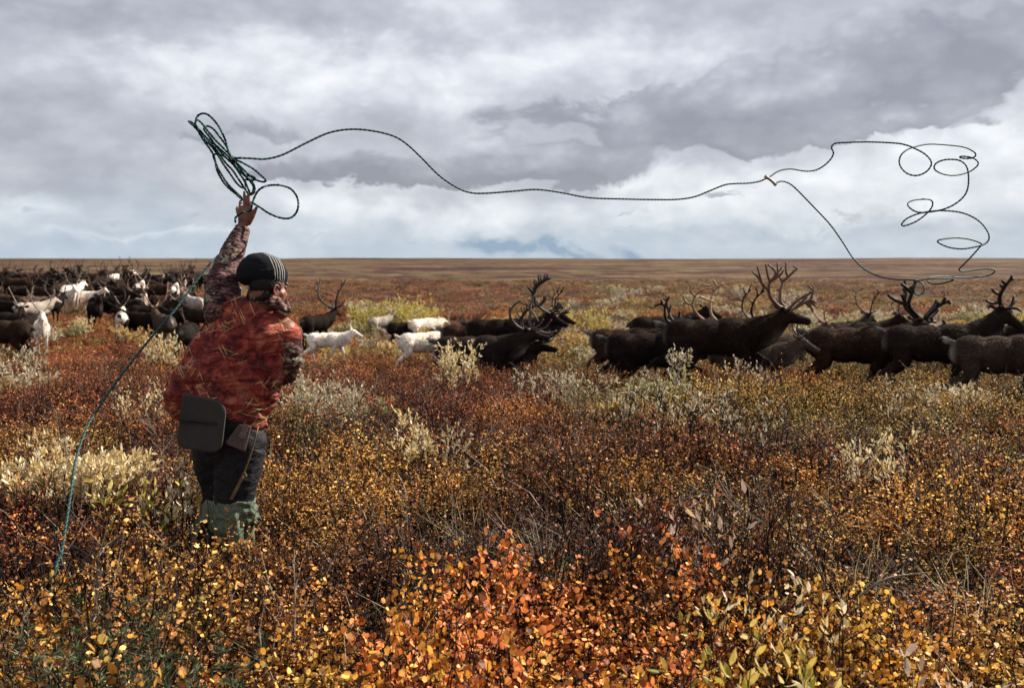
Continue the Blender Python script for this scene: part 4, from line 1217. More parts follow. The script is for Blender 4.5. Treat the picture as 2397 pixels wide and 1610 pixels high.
def cloth_mat(name, kind):
    m, nt, out = new_mat(name)
    tcn = nt.nodes.new('ShaderNodeTexCoord'); P = tcn.outputs['Object']
    wob = vmth(nt, 'ADD', P, vmth(nt, 'SCALE', noi(nt, P, 9, 3, .6, out=1), .05))
    weave = noi(nt, P, 420, 2, .5)
    def strokes(ang, cells, thr, w=(90, 30, 11)):
        vr = nt.nodes.new('ShaderNodeVectorRotate'); vr.rotation_type = 'Y_AXIS'
        vr.inputs['Angle'].default_value = ang
        nt.links.new(P, vr.inputs['Vector'])
        v = nt.nodes.new('ShaderNodeTexVoronoi'); v.inputs['Scale'].default_value = 1.0
        nt.links.new(vmth(nt, 'ADD', vmth(nt, 'MULTIPLY', vr.outputs[0], tuple(c * cells for c in w)), (ang * 7, ang * 3, ang)), v.inputs['Vector'])
        return mth(nt, 'LESS_THAN', v.outputs['Distance'], thr)
    if kind == 'red':
        n1 = noi(nt, P, 8, 6, .68, 1.2); n2 = noi(nt, P, 26, 5, .7, .4); n3 = noi(nt, P, 4.2, 3, .5)
        c = ramp(nt, n1, [(.32, (.016, .006, .007)), (.41, (.085, .013, .012)), (.48, (.20, .027, .021)), (.56, (.30, .058, .034)), (.64, (.36, .105, .05)), (.72, (.15, .019, .016))])
        c = mix(nt, 1.0, c, ramp(nt, n2, [(.3, (.45, .42, .42)), (.52, (1, 1, 1)), (.7, (1.45, 1.4, 1.35))]), 'MULTIPLY')
        # mottled pale speckle in patches
        spk = mth(nt, 'MULTIPLY', smooth(nt, noi(nt, P, 120, 3, .8), .52, .60), smooth(nt, noi(nt, vmth(nt, 'ADD', P, (3.1, 1.7, .4)), 6.0, 2, .5), .54, .64))
        c = mix(nt, mth(nt, 'MULTIPLY', spk, .75), c, (.33, .17, .16))
        msk = smooth(nt, noi(nt, vmth(nt, 'ADD', P, (7.3, 2.2, 5.4)), 6.5, 2, .5), .49, .54)
        st = None
        for r_, th in [(.5, .20), (-.6, .18), (1.2, .18), (-1.15, .19), (1.9, .16)]:
            s = strokes(r_, .50, th, w=(125, 4, 9))
            st = s if st is None else mth(nt, 'MAXIMUM', st, s)
        c = mix(nt, mth(nt, 'MULTIPLY', mth(nt, 'MULTIPLY', st, msk), .85), c, mix(nt, n2, (.34, .17, .055), (.56, .40, .17)))
    elif kind == 'bark':
        mp = nt.nodes.new('ShaderNodeMapping'); mp.inputs['Rotation'].default_value = (0, .5, 0)
        mp.inputs['Scale'].default_value = (18, 18, 70); nt.links.new(wob, mp.inputs[0])
        n1 = noi(nt, mp.outputs[0], 1.0, 6, .65, 1.2)
        c = ramp(nt, n1, [(.38, (.007, .004, .004)), (.47, (.025, .008, .008)), (.53, (.11, .045, .042)), (.60, (.25, .13, .11)), (.68, (.04, .014, .013))])
        mk_ = smooth(nt, noi(nt, vmth(nt, 'ADD', P, (1.1, 4.2, 2.9)), 7.5, 2, .5), .50, .56)
        st = None
        for r_, th in [(.9, .33), (-.6, .33)]:
            s = strokes(r_, .30, th, w=(120, 60, 60))
            st = s if st is None else mth(nt, 'MAXIMUM', st, s)
        c = mix(nt, mth(nt, 'MULTIPLY', st, mk_), c, mix(nt, noi(nt, P, 60, 2), (.09, .10, .035), (.46, .42, .29)))
    elif kind == 'black':
        c = ramp(nt, noi(nt, P, 30, 4, .6), [(.3, (.005, .005, .006)), (.7, (.015, .016, .019))])
    elif kind == 'green':
        c = ramp(nt, noi(nt, P, 11, 6, .65, .5), [(.3, (.035, .045, .028)), (.5, (.10, .13, .085)), (.7, (.20, .24, .165))])
        c = mix(nt, smooth(nt, noi(nt, P, 40, 4, .7), .60, .72), c, (.13, .10, .06))
    elif kind == 'hat':
        c = ramp(nt, noi(nt, P, 130, 3, .7), [(.3, (.010, .011, .013)), (.7, (.040, .042, .048))])
    crease = noi(nt, vmth(nt, 'MULTIPLY', wob, (1, 1, 2.2)), 11 if kind != 'green' else 16, 4, .55, .9)
    h = mth(nt, 'ADD', mth(nt, 'MULTIPLY', crease, 1.0), mth(nt, 'MULTIPLY', weave, .04))
    if kind == 'red':
        cr = noi(nt, vmth(nt, 'MULTIPLY', P, (3.2, 3.2, 10)), 1.0, 2, .45, .8)
        ridge = mth(nt, 'POWER', mth(nt, 'SUBTRACT', 1.0, mth(nt, 'MULTIPLY', mth(nt, 'ABSOLUTE', mth(nt, 'SUBTRACT', cr, .5)), 5.0, clamp=True)), 2.0)
        h = mth(nt, 'ADD', h, mth(nt, 'MULTIPLY', ridge, .55))
    principled(nt, out, c, .72 if kind != 'green' else .55, h, .6, .03, spec=.22)
    return m
m_red = cloth_mat('red_camouflage', 'red')
m_bark = cloth_mat('bark_camouflage', 'bark')
m_black = cloth_mat('black_trousers', 'black')
m_green_b = cloth_mat('green_rubber_canvas', 'green')
m_hair = plain('black_hair', (.012, .009, .008), .6)

m_skin, nt, out = new_mat('skin')
tcn = nt.nodes.new('ShaderNodeTexCoord')
n = noi(nt, tcn.outputs['Object'], 30, 5, .6)
c = ramp(nt, n, [(.3, (.13, .048, .028)), (.7, (.25, .108, .066))])
principled(nt, out, c, .5, noi(nt, tcn.outputs['Object'], 160, 4, .6), .25, .004, spec=.35, Subsurface_Weight=.08)

def folds(me, amp, fs=(7, 7, 16), seed=0.0, ridge=.6, fine=.3):
    V, Nn = getV(me), getN(me)
    d = np.zeros(len(V))
    for i, v in enumerate(V):
        p = Vector((v[0] * fs[0] + seed, v[1] * fs[1], v[2] * fs[2] + v[0] * fs[0] * .45))
        a = mnoise.noise(p); b = mnoise.noise(p * 2.3 + Vector((5, 1, 2)))
        d[i] = (1 - ridge) * a + ridge * (1 - abs(a) * 2.6) * .6 + fine * (1 - abs(b) * 2.2) * .5
    setV(me, V + Nn * (d * amp)[:, None])

# --- body: head, neck, trunk, both arms, hands and legs as one skin
hc = J(629, 668, .0)                             # middle of the head
FA = R(50)
fw = np.array([math.cos(FA), math.sin(FA), -.10]); fw /= np.linalg.norm(fw)
upv = np.array([-.10, .02, 1.0]); upv -= fw * upv.dot(fw); upv /= np.linalg.norm(upv)
lf = np.cross(upv, fw)
HM = np.stack([fw, lf, upv], 1)
def HP(a, b, c): return hc + HM @ np.array([a, b, c])
P = []
A = lambda *pts, fl=1.0, fd=(0, 1, 0): P.extend(chain(pts, fl, fd))
P.append(ellip(HP(-.008, 0, .025), (.096, .077, .098), HM))
P.append(ellip(HP(.030, 0, -.045), (.066, .062, .070), HM))     # face mass
P.append(ellip(HP(.062, 0, -.100), (.030, .034, .024), HM))     # chin
A((HP(.0, .045, -.085), .025), (HP(.062, .014, -.108), .019)); A((HP(.0, -.045, -.085), .025), (HP(.062, -.014, -.108), .019))
A((HP(.086, 0, -.005), .010), (HP(.104, 0, -.042), .013)); A((HP(.094, .009, -.047), .010), (HP(.094, -.009, -.047), .010))
A((HP(.084, .030, .012), .012), (HP(.088, -.030, .012), .012), fl=.7)
A((HP(.080, .018, -.070), .009), (HP(.084, 0, -.069), .009), (HP(.080, -.018, -.070), .009))
A((HP(.062, .040, -.032), .015), (HP(.04, .050, -.045), .018)); A((HP(.062, -.040, -.032), .015), (HP(.04, -.050, -.045), .018))
for s in (-1, 1):                                # ears: rim, lobe, bowl
    for k in range(7):
        t0, t1 = 2.6 - k * .62, 2.6 - (k + 1) * .62
        e = lambda t: HP(-.012 - .017 * math.cos(t) - .004, s * (.079 + .010 * (1 if True else 0)), -.035 + .030 * math.sin(t))
        if k < 6: A((e(t0), .0055), (e(t1), .0055))
    P.append(ellip(HP(-.010, s * .078, -.038), (.015, .007, .026), HM))
neck = J(612, 735, .0)
A((HP(-.03, 0, -.03), .062), (neck, .066))
A((J(596, 760), .13), (J(560, 880), .135), (J(535, 1000), .15), fl=.72)
A((J(522, 735, .02), .075), (J(668, 778, .0), .07))
A((J(520, 712, .02), .062), (J(531, 622, .13), .047), (J(566, 536, .24), .029))
WR = J(567, 530, .25)
Kh = FPX / (PD + .25)
def HJ(px, py, off=0.0): return np.array(at(px, py, PD + .25 + off) - P0)
# palm with the back of the hand to the camera, five separate fingers
A((WR, .026), (HJ(572, 512), .031), fl=.62)
A((HJ(565, 513), .018), (HJ(562, 491), .013)); A((HJ(572, 513), .020), (HJ(571, 489), .0125)); A((HJ(578, 514), .020), (HJ(581, 490), .0125)); A((HJ(583, 514), .017), (HJ(588, 494), .012))
A((HJ(584, 492), .0102), (HJ(583, 476), .0090), (HJ(582.5, 463, .004), .0082), (HJ(581.5, 454, .006), .0070))      # index
A((HJ(573, 490), .0104), (HJ(572.5, 473), .0092), (HJ(572, 459, .004), .0084), (HJ(571.5, 449, .008), .0070))        # middle
A((HJ(563, 493), .0100), (HJ(562, 479, .008), .0088), (HJ(563, 471, .028), .0080), (HJ(566, 476, .046), .0068))     # ring, bending away
A((HJ(557, 499), .0092), (HJ(554, 489, .010), .0078), (HJ(556, 485, .028), .0070), (HJ(560, 491, .036), .0060))     # little
A((HJ(582, 522, .004), .0150), (HJ(592, 506, .004), .0118), (HJ(597, 494, .006), .0100), (HJ(601, 485, .012), .0078)) # thumb from the side of the palm
A((J(672, 780, .0), .058), (J(674, 868, .04), .046), (J(628, 884, .30), .031))
Rw = J(628, 884, .30)
A((Rw, .028), (Rw + np.array([-.05, .05, .0]), .032), fl=.7)
for k in range(4):                               # right hand in front of the body, fingers curled round the rope
    b0 = Rw + np.array([-.07, .06 + .0, .030 - k * .019])
    A((b0, .0095), (b0 + np.array([-.035, .02, -.002]), .0088), (b0 + np.array([-.045, -.01, -.004]), .008), (b0 + np.array([-.025, -.022, -.004]), .007))
A((Rw + np.array([-.02, .03, .02]), .013), (Rw + np.array([-.055, .03, .045]), .010), (Rw + np.array([-.08, .02, .045]), .008))
A((J(500, 1030, .0), .105), (J(512, 1165, .08), .062), (J(475, 1340, -.02), .045)); A((J(565, 1030, .0), .11), (J(550, 1165, -.02), .066), (J(572, 1345, .06), .045))
A((J(475, 1345, -.02), .05), (J(470, 1352, .15), .04)); A((J(572, 1348, .06), .05), (J(585, 1354, .2), .04))
me = fuse('person', P, .0048, 3, [m_skin])
person = link('person', me, None, P0)
tag(person, 'person seen from behind in a reddish camouflage jacket, left arm raised throwing a rope', 'person')
for s in (-1, 1):
    m_e = mk('eye', *ellip((0, 0, 0), (.011, .011, .011), None, 12, 8), [plain('eye', (.05, .04, .035), .15, .6)])
    link('eye', m_e, person, HP(.079, s * .030, -.006))

# hair below the hat
Hh = [ellip(HP(-.018, 0, .012), (.089, .080, .088), HM)]
Hh += chain([(HP(-.048, .046, -.060), .022), (HP(-.056, 0, -.072), .030), (HP(-.048, -.046, -.060), .022)])
Hh += chain([(HP(.012, -.070, .0), .014), (HP(.014, -.074, -.028), .007)]); Hh += chain([(HP(.012, .070, .0), .014), (HP(.014, .074, -.028), .007)])
me = fuse('hair', Hh, .006, 2, [m_hair])
V = getV(me); Nn = getN(me)
setV(me, V + Nn * (np.array([mnoise.noise(Vector(v) * 90) for v in V]) * .003)[:, None])
link('hair', me, person)

# knitted hat: slouching crown, white stripes running round towards the brow
kc = J(613, 634, .0)
Mh = np.stack([np.array([.98, .1, -.18]), np.array([-.1, .99, 0]), np.array([.18, .02, .98])], 1)
hp = [ellip(kc + np.array([.004, 0, .002]), (.122, .108, .092), Mh), ellip(kc + np.array([-.055, -.01, -.012]), (.072, .092, .068), Mh), ellip(kc + np.array([.035, .03, -.025]), (.092, .094, .085), Mh), ellip(kc + np.array([.01, .02, -.045]), (.098, .098, .05), Mh)]
me = fuse('hat', hp, .006, 6)
V = getV(me)
rim_n = np.array([.02, .10, 1.0]); rim_n /= np.linalg.norm(rim_n)
h_ = (V - (kc + np.array([.02, 0, -.078]))) @ rim_n
V[h_ < 0] -= np.outer(h_[h_ < 0], rim_n) * .93
setV(me, V)
Nn = getN(me)
dd = np.array([mnoise.fractal(Vector((v[0] * 9, v[1] * 9, v[2] * 20)), 1, 2, 3) for v in V])
setV(me, V + Nn * (dd * .006)[:, None])
m_hat, nt, out = new_mat('striped_knit')
tcn = nt.nodes.new('ShaderNodeTexCoord'); Pn = tcn.outputs['Object']
sw = vmth(nt, 'SUBTRACT', Pn, tuple(kc))
sw = vmth(nt, 'ADD', sw, vmth(nt, 'SCALE', noi(nt, Pn, 14, 3, .5, out=1), .014))
ax = np.array([math.cos(R(40)), math.sin(R(40)), .12]); ax /= np.linalg.norm(ax)
w_ = vmth(nt, 'DOT_PRODUCT', sw, tuple(ax), out=1)
bands = mth(nt, 'GREATER_THAN', mth(nt, 'FRACT', mth(nt, 'DIVIDE', mth(nt, 'SUBTRACT', w_, .015), .0145)), .68)
inb = mth(nt, 'MULTIPLY', mth(nt, 'GREATER_THAN', w_, .015), mth(nt, 'LESS_THAN', w_, .088))
knit = mth(nt, 'ADD', mth(nt, 'MULTIPLY', noi(nt, Pn, 260, 3, .7), .7), mth(nt, 'MULTIPLY', noi(nt, vmth(nt, 'MULTIPLY', Pn, (1, 1, .25)), 420, 2, .6), .35))
c = mix(nt, mth(nt, 'MULTIPLY', mth(nt, 'MULTIPLY', bands, inb), .9), ramp(nt, knit, [(.3, (.004, .0045, .006)), (.7, (.020, .021, .025))]), ramp(nt, knit, [(.3, (.22, .21, .19)), (.7, (.46, .44, .40))]))
principled(nt, out, c, .95, knit, .6, .004, spec=.08)
me.materials.append(m_hat)
link('hat', me, person)

# jacket
P = []
A = lambda *pts, fl=1.0, fd=(0, 1, 0): P.extend(chain(pts, fl, fd))
A((J(528, 736, .02), .100), (J(600, 748, .0), .105), (J(664, 788, .0), .088), fl=.85)
A((J(594, 790, .0), .180), (J(566, 870, .0), .192), (J(548, 930, .0), .192), (J(541, 985, .0), .182), fl=.70)
A((J(560, 790, .0), .160), (J(534, 900), .175), fl=.70)
A((J(640, 800, .0), .105), (J(610, 940, .0), .075), fl=.9)
A((J(605, 730), .075), (J(628, 716, .03), .055))
A((J(478, 800, .0), .055), (J(446, 870, .0), .075), (J(424, 935, .0), .090), (J(424, 950, .02), .082), fl=.8)
me = fuse('jacket', P, .0075, 7, [m_red])
folds(me, .019, (3.6, 4, 13), 1.3, .75, .35)
V = getV(me)
hx_ = V[:, 0]
x_l, x_r = J(430, 985)[0], J(628, 1004)[0]
t = np.clip((hx_ - x_l) / (x_r - x_l), 0, 1)
hem = J(430, 985)[2] * (1 - t) + J(628, 1004)[2] * t + .008 * np.sin(hx_ * 38)
low = V[:, 2] < hem
V[low, 2] = hem[low] - (hem[low] - V[low, 2]) * .04
seam = J(560, 890)[2] + .01 * np.sin(V[:, 0] * 9)
V = V - getN(me) * (np.exp(-((V[:, 2] - seam) / .006) ** 2) * .007)[:, None]
# gathered waist just above the hem
b_ = np.exp(-((V[:, 2] - hem - .035) / .018) ** 2) * .010
setV(me, V - getN(me) * b_[:, None])
link('jacket', me, person)

P = []
A((J(520, 728, .02), .094), (J(524, 660, .07), .086), (J(541, 600, .14), .064), (J(566, 540, .235), .040), fl=1)
me = fuse('sleeve', P, .006, 4, [m_bark]); folds(me, .011, (9, 9, 26), 4.1)
V = getV(me); ax_ = WR - J(541, 600, .14); ax_ /= np.linalg.norm(ax_)
hh = (V - J(566, 540, .235)) @ ax_; cut = hh > .012; V[cut] -= np.outer(hh[cut] - .012, ax_) * .95; setV(me, V)
tag(link('sleeve', me, person), 'raised dark bark-patterned sleeve')
P = []
A((J(668, 800, .0), .078), (J(677, 838, .02), .075), (J(667, 868, .05), .068), (J(634, 886, .26), .050))
me = fuse('sleeve', P, .006, 4, [m_bark]); folds(me, .012, (9, 9, 22), 8.8)
tag(link('sleeve', me, person), 'bent dark bark-patterned sleeve')

# stand-up collar: a thick open band
def band(pts, hgt_, th, name, mat):
    S = spline(pts, 8); n_ = len(S); V = []; F = []
    T = np.gradient(S, axis=0); T /= np.linalg.norm(T, axis=1)[:, None]
    for i in range(n_):
        o_ = np.cross(T[i], [0, 0, 1.0]); o_ /= np.linalg.norm(o_) + 1e-9
        u_ = np.array([.0, 0, 1.0]) - o_ * .25
        hh_ = hgt_ * (.82 + .18 * math.sin(i * .45))
        V += [S[i] - o_ * th, S[i] + o_ * th * .2 + u_ * hh_ - o_ * th * .6, S[i] + o_ * th * .6 + u_ * hh_, S[i] + o_ * th]
    for i in range(n_ - 1):
        for k in range(4):
            F.append([i * 4 + k, i * 4 + (k + 1) % 4, (i + 1) * 4 + (k + 1) % 4, (i + 1) * 4 + k])
    F += [[0, 1, 2, 3], [(n_ - 1) * 4 + k for k in (3, 2, 1, 0)]]
    return mk(name, V, F, [mat])
nc = neck + np.array([.03, .01, .0])
cp = []
for k in range(15):
    a = R(60 + k * 23)   # starts at the far front, goes round the back
    cp.append(nc + np.array([math.cos(a) * .108 + .01, math.sin(a) * .088, .066 - .42 * math.cos(a) * .10 - .02]))
me = band(cp, .070, .009, 'collar', m_bark)
link('collar', me, person)

# trousers
P = []
A = lambda *pts, fl=1.0, fd=(0, 1, 0): P.extend(chain(pts, fl, fd))
A((J(536, 975, .0), .165), (J(538, 1030, .0), .172), fl=.78)
A((J(505, 1035, .02), .125), (J(500, 1095, .05), .098), (J(514, 1165, .09), .082), (J(482, 1310, .0), .06), fl=.95)
A((J(566, 1035, -.01), .125), (J(556, 1100, -.02), .118), (J(548, 1165, -.02), .100), (J(568, 1320, .05), .06), fl=.95)
me = fuse('trousers', P, .0075, 5, [m_black]); folds(me, .013, (6, 6, 13), 2.2)
link('trousers', me, person)

# thigh-high rubber boots turned down below the knee
def boot(top, bot, r_top, flare, seed, foot):
    top, bot = np.array(top), np.array(bot)
    P = chain([(top, r_top), (top * .45 + bot * .55, r_top * .86), (bot, .065)])
    P += chain([(bot, .060), (bot + np.array(foot), .050)])
    me = fuse('boot', P, .007, 3, [m_green_b])
    folds(me, .012, (11, 11, 5), seed, .7, .5)
    o = link('boot', me, person)
    # turned-down cuff: open flaring skirt with points
    rows, nseg = 14, 96
    V, F = [], []
    rng = np.random.RandomState(int(seed * 10))
    axis = (bot - top) / np.linalg.norm(bot - top)
    u = np.cross(axis, [0, 1, 0]); u /= np.linalg.norm(u); w = np.cross(axis, u)
    for i in range(rows):
        f = i / (rows - 1)
        for j in range(nseg):
            a = 2 * math.pi * j / nseg
            rr_ = r_top * (1.03 + flare * f ** 1.2) * (1 + .13 * (1 - 2 * abs(math.sin(a * 3.5 + seed + f))) * (.15 + f) + .06 * math.sin(a * 13 + seed * 2 + f * 3) * (.2 + f) + .05 * math.sin(f * 16 + a * 2))
            hh_ = f * (.15 + .06 * math.sin(a * 2 + seed) + .03 * math.sin(a * 5 + 1)) - (.03 + .018 * math.sin(a * 3 + seed)) * (1 - f)
            V.append(top + axis * hh_ + (u * math.cos(a) + w * math.sin(a)) * rr_)
    for i in range(rows - 1):
        for j in range(nseg):
            k = (j + 1) % nseg
            F.append([i * nseg + j, i * nseg + k, (i + 1) * nseg + k, (i + 1) * nseg + j])
    me2 = mk('cuff', V, F, [m_green_b])
    c_ = link('cuff', me2, o)
    sm_ = c_.modifiers.new('t', 'SOLIDIFY'); sm_.thickness = .004
    return o
boot(J(513, 1182, .08), J(482, 1340, .0), .082, .30, 1.7, (-.02, .16, -.01))
boot(J(549, 1178, -.02), J(562, 1342, .05), .098, .20, 4.4, (.03, .17, -.01))
g = Geo()
for (a_, b_) in [((520, 1160), (509, 1190)), ((538, 1150), (560, 1180))]:
    V, F = tube(spline([J(*a_, -.13), J((a_[0] + b_[0]) / 2, a_[1] + 18, -.15), J(*b_, -.14)], 5), .004, 6); g.add(V, F)
m_tan = plain('tan_cord', (.14, .09, .04), .7)
S = spline([J(604, 1000, -.10), J(601, 1012, -.155), J(588, 1060, -.168), J(569, 1112, -.165), J(556, 1138, -.155), J(541, 1168, -.14)], 8)
V, F = tube(S, np.concatenate([np.full(len(S) - 17, .0042), np.full(17, .0072)]), 8); g2 = Geo(); g2.add(V, F)
for k in range(3):   # knot
    V, F = tube(spline([J(567 + k, 1110, -.172), J(573, 1106 + k * 3, -.185), J(577, 1114, -.172), J(570, 1119, -.170), J(566, 1113 + k, -.175)], 5), .0035, 6); g2.add(V, F)
link('boot_strap', g2.mesh('boot_strap', [m_tan]), person)

# ------------------------------------------------------------------ seat pad and pouch hanging from the belt
def rounded_slab(corners, th, name, mat, rc, nrm, inset=.008):
    """corners: four 3-D points in order; corner radii rc (four)"""
    pts = []
    c = [np.array(p) for p in corners]
    for i in range(4):
        p, a, b = c[i], c[i - 1], c[(i + 1) % 4]
        da, db = (a - p) / np.linalg.norm(a - p), (b - p) / np.linalg.norm(b - p)
        for t in np.linspace(0, 1, 7):
            pts.append((1 - t) ** 2 * (p + da * rc[i]) + 2 * t * (1 - t) * p + t * t * (p + db * rc[i]))
    pts = np.array(pts); cen = pts.mean(0); n_ = np.array(nrm) / np.linalg.norm(nrm)
    rings = []
    for off, ins in [(-th / 2, inset), (-th / 2 + inset * .6, 0), (th / 2 - inset * .6, 0), (th / 2, inset)]:
        d = pts - cen; L_ = np.linalg.norm(d, axis=1)[:, None]
        rings.append(cen + d * (1 - ins / L_) + n_ * off)
    m_ = len(pts); V = np.concatenate(rings); F = []
    for i in range(3):
        for j in range(m_):
            k = (j + 1) % m_
            F.append([i * m_ + j, i * m_ + k, (i + 1) * m_ + k, (i + 1) * m_ + j])
    F += [list(range(m_))[::-1], [3 * m_ + j for j in range(m_)]]
    return mk(name, V, F, [mat], False)
m_foam, nt, out = new_mat('grey_foam')
tcn = nt.nodes.new('ShaderNodeTexCoord'); Pn = tcn.outputs['Object']
f1 = noi(nt, Pn, 90, 5, .7); f2 = noi(nt, Pn, 9, 4, .6)
c = mix(nt, f2, (.026, .024, .021), (.060, .054, .048))
c = mix(nt, smooth(nt, noi(nt, Pn, 45, 3, .6), .70, .74), c, (.10, .06, .045))
principled(nt, out, c, .9, f1, .5, .004, spec=.15)
PB = P0
def seat():
    q = [(428, 921, -.205), (532, 940, -.225), (518, 1062, -.235), (415, 1046, -.20)]
    c3 = [J(*p) for p in q]
    n_ = np.cross(c3[1] - c3[0], c3[3] - c3[0]); n_ = -n_ / np.linalg.norm(n_)
    if n_[1] > 0: n_ = -n_
    cen = sum(c3) / 4
    o = link('seat_pad', rounded_slab([p - cen for p in c3], .022, 'seat_pad', m_foam, (.018, .075, .065, .045), n_), None, P0 + Vector(cen))
    tag(o, 'dark grey foam seat pad with rounded corners hanging at the back of the herder\'s belt', 'seat pad')
    l, r = J(420, 985, -.222) - cen, J(508, 991, -.24) - cen
    g = Geo()
    up_ = np.array([0, 0, .0045]); b = n_ * .0035
    g.add([l - up_ + b, r - up_ + b, r + up_ + b, l + up_ + b, l - up_ - b, r - up_ - b, r + up_ - b, l + up_ - b], [[0, 1, 2, 3], [4, 7, 6, 5], [0, 4, 5, 1], [3, 2, 6, 7], [0, 3, 7, 4], [1, 5, 6, 2]])
    link('strap', g.mesh('strap', [m_black], False), o)
seat()
m_leather, nt, out = new_mat('brown_leather')
tcn = nt.nodes.new('ShaderNodeTexCoord'); Pn = tcn.outputs['Object']
f2 = noi(nt, Pn, 25, 5, .65)
principled(nt, out, mix(nt, f2, (.025, .014, .011), (.10, .06, .048)), .55, f2, .35, .006, spec=.35)
def pouch():
    q = [(560, 993, -.165), (589, 997, -.160), (574, 1058, -.195), (527, 1038, -.20)]
    c3 = [J(*p) for p in q]
    n_ = np.cross(c3[1] - c3[0], c3[3] - c3[0]); n_ /= np.linalg.norm(n_)
    if n_[1] > 0: n_ = -n_
    cen = sum(c3) / 4
    o = link('leather_pouch', rounded_slab([p - cen for p in c3], .024, 'leather_pouch', m_leather, (.008, .008, .014, .014), n_, .005), None, P0 + Vector(cen))
    tag(o, 'small worn brown leather pouch with stitched edges right of the grey seat pad', 'pouch')
    q2 = [J(571, 992, -.185), J(583, 995, -.182), J(571, 1030, -.212), J(557, 1022, -.214)]
    q2 = [p - cen for p in q2]
    link('flap', rounded_slab(q2, .006, 'flap', m_leather, (.003, .003, .012, .012), n_, .002), o)
    g = Geo()
    for (a_, b_) in [((583, 1004), (570, 1048)), ((565, 1003), (543, 1033))]:
        for k in range(8):
            f = k / 7
            p = J(a_[0] * (1 - f) + b_[0] * f, a_[1] * (1 - f) + b_[1] * f, -.176 - .030 * f) - cen + n_ * .004
            V, F = ellip(p, (.0024, .0035, .0017), None, 6, 4); g.add(V, F)
    link('stitching', g.mesh('stitching', [m_tan]), o)
pouch()
# ------------------------------------------------------------------ lasso
m_rope, nt, out = new_mat('laid_rope')
lv = N(nt, 'ShaderNodeAttribute', attribute_name='lv').outputs['Fac']
principled(nt, out, ramp(nt, lv, [(.3, (.002, .010, .010)), (.6, (.003, .035, .032)), (.95, (.012, .12, .10))]), .6, spec=.3)

def rope(name, pts, rad, parent, origin, step=.0035, n=8, taper=None):
    S = spline(pts, 10)
    seg = np.linalg.norm(np.diff(S, axis=0), axis=1); cum = np.concatenate([[0], np.cumsum(seg)])
    m_ = int(cum[-1] / step) + 2
    u = np.linspace(0, cum[-1], m_)
    Q = np.stack([np.interp(u, cum, S[:, k]) for k in range(3)], 1)
    for _ in range(3):
        Q[1:-1] = (Q[:-2] + Q[1:-1] * 2 + Q[2:]) / 4
    V, F = tube(Q, rad, n, twist=2 * math.pi / 0.028 * 1.0, lobes=2, amp=.16)
    th = np.linspace(0, 2 * math.pi, n, endpoint=False)
    a = .5 + .5 * np.cos(2 * th[None, :] - (2 * math.pi / 0.028) * u[:, None])
    g = Geo(); g.add(V - np.array(origin), F, 0, a.ravel())
    return link(name, g.mesh(name, [m_rope]), parent)

def path(s, d0, d1, wav=0.0, per=1.0, ph=0.0):
    pts = [tuple(map(float, t.split(','))) for t in s.split()]
    L = [0.0]
    for p, q in zip(pts[:-1], pts[1:]): L.append(L[-1] + math.hypot(p[0] - q[0], p[1] - q[1]))
    out = []
    for (x, y), l in zip(pts, L):
        f = l / L[-1]
        out.append(np.array(at(x, y, d0 + (d1 - d0) * f + wav * math.sin(l / per * 6.283 + ph))))
    return out

hand = at(575, 505, 5.34)
lasso = link('lasso', None, None, hand); lasso.empty_display_size = .1
tag(lasso, 'dark green laid throwing rope flying in coils and loops from the herder\'s raised hand', 'lasso')

def crop(s, ox=400.0, oy=230.0, k=3.336):
    return ' '.join('%g,%g' % (ox + float(a) / k, oy + float(b) / k) for a, b in (t.split(',') for t in s.split()))

main = '550,370 585,371 622,372.5 663,362 719,334 771,311 822,303 873.6,307 920,318.6 951,336.6 987,370 1028,411 1069,439 1100,451 1136,452.7 1200,448 1256,444 1313,451 1379,463 1456,466 1530,467.5 1584,467 1625,461 1661,447 1697,433 1725,430 1753.6,429 1779,424.4 1797,416'
P1 = path(main, 5.35, 7.2)
loops = '1797,416 1802.6,413.6 1819,402.5 1836,397 1855,396 1872,399 1891,401 1911,398 1930,387 1945,372 1951,358 1946,346 1952,337.4 1969,334.6 2032.6,332.7 2096,335.5 2121,340 2138,346.5 2163,359.6 2178,374.8 2179,388.7 2165.6,404 2143.5,411.4 2121,404.7 2106,386 2107.4,366.5 2121,352.6 2140.7,344.3 2174,337.7 2221,340 2257,345 2279,355.4 2284,363.7 2276.5,370 2260,371.5 2246,369 2249,366.5 2262.6,367 2279,371 2290,381.7 2282,394 2262.6,405 2232,411 2204,406.7 2187,395.6 2190.6,383 2207,375.4 2226.6,373.4 2246,376 2260,386 2266,402.5 2266.8,430 2261,452.4 2246,470 2224,484 2199,492.6 2171,497 2149,497 2132,489 2124.6,477 2138,469 2163,466.5 2179.5,469 2183,480 2174,495 2154.5,512 2135,523 2116,529 2110,526 2121,513 2146,501.5 2177,495 2207,493.4 2246,497 2276.5,508 2298.6,524 2312.5,544 2315,559 2307,570 2290,576.5 2254,582.6 2221,579 2195,567 2201.6,561 2235,557 2268,560 2296,570 2293,578.5 2271,603.4 2251.5,623 2244.6,631 2251.5,635 2276.5,632.5 2307,629.7 2328,632.5 2321,642 2293,648.6 2249,650 2204,647.5 2179.5,650.5 2171,657.4 2182,664.4 2204,663.5 2232,655.5 2221,652 2193,652 2160,654.7 2146,660 2138,674 2141,686.5 2150,690 2161.5,684 2163,671 2152,660 2135,655.5 2107,654.7 2077,652 2049,643.6 2027,632.5 2008,616 1994,600.6 1971.7,566 1944,527 1910.7,491 1872,451 1852.5,433 1838.7,426 1827.6,424.7 1818,428'
P2 = path(loops, 7.2, 7.2, .28, 640.0)
P2 = [p for p in P2]
rope('thrown_line', P1 + P2[1:], .0056, lasso, hand, step=.005)

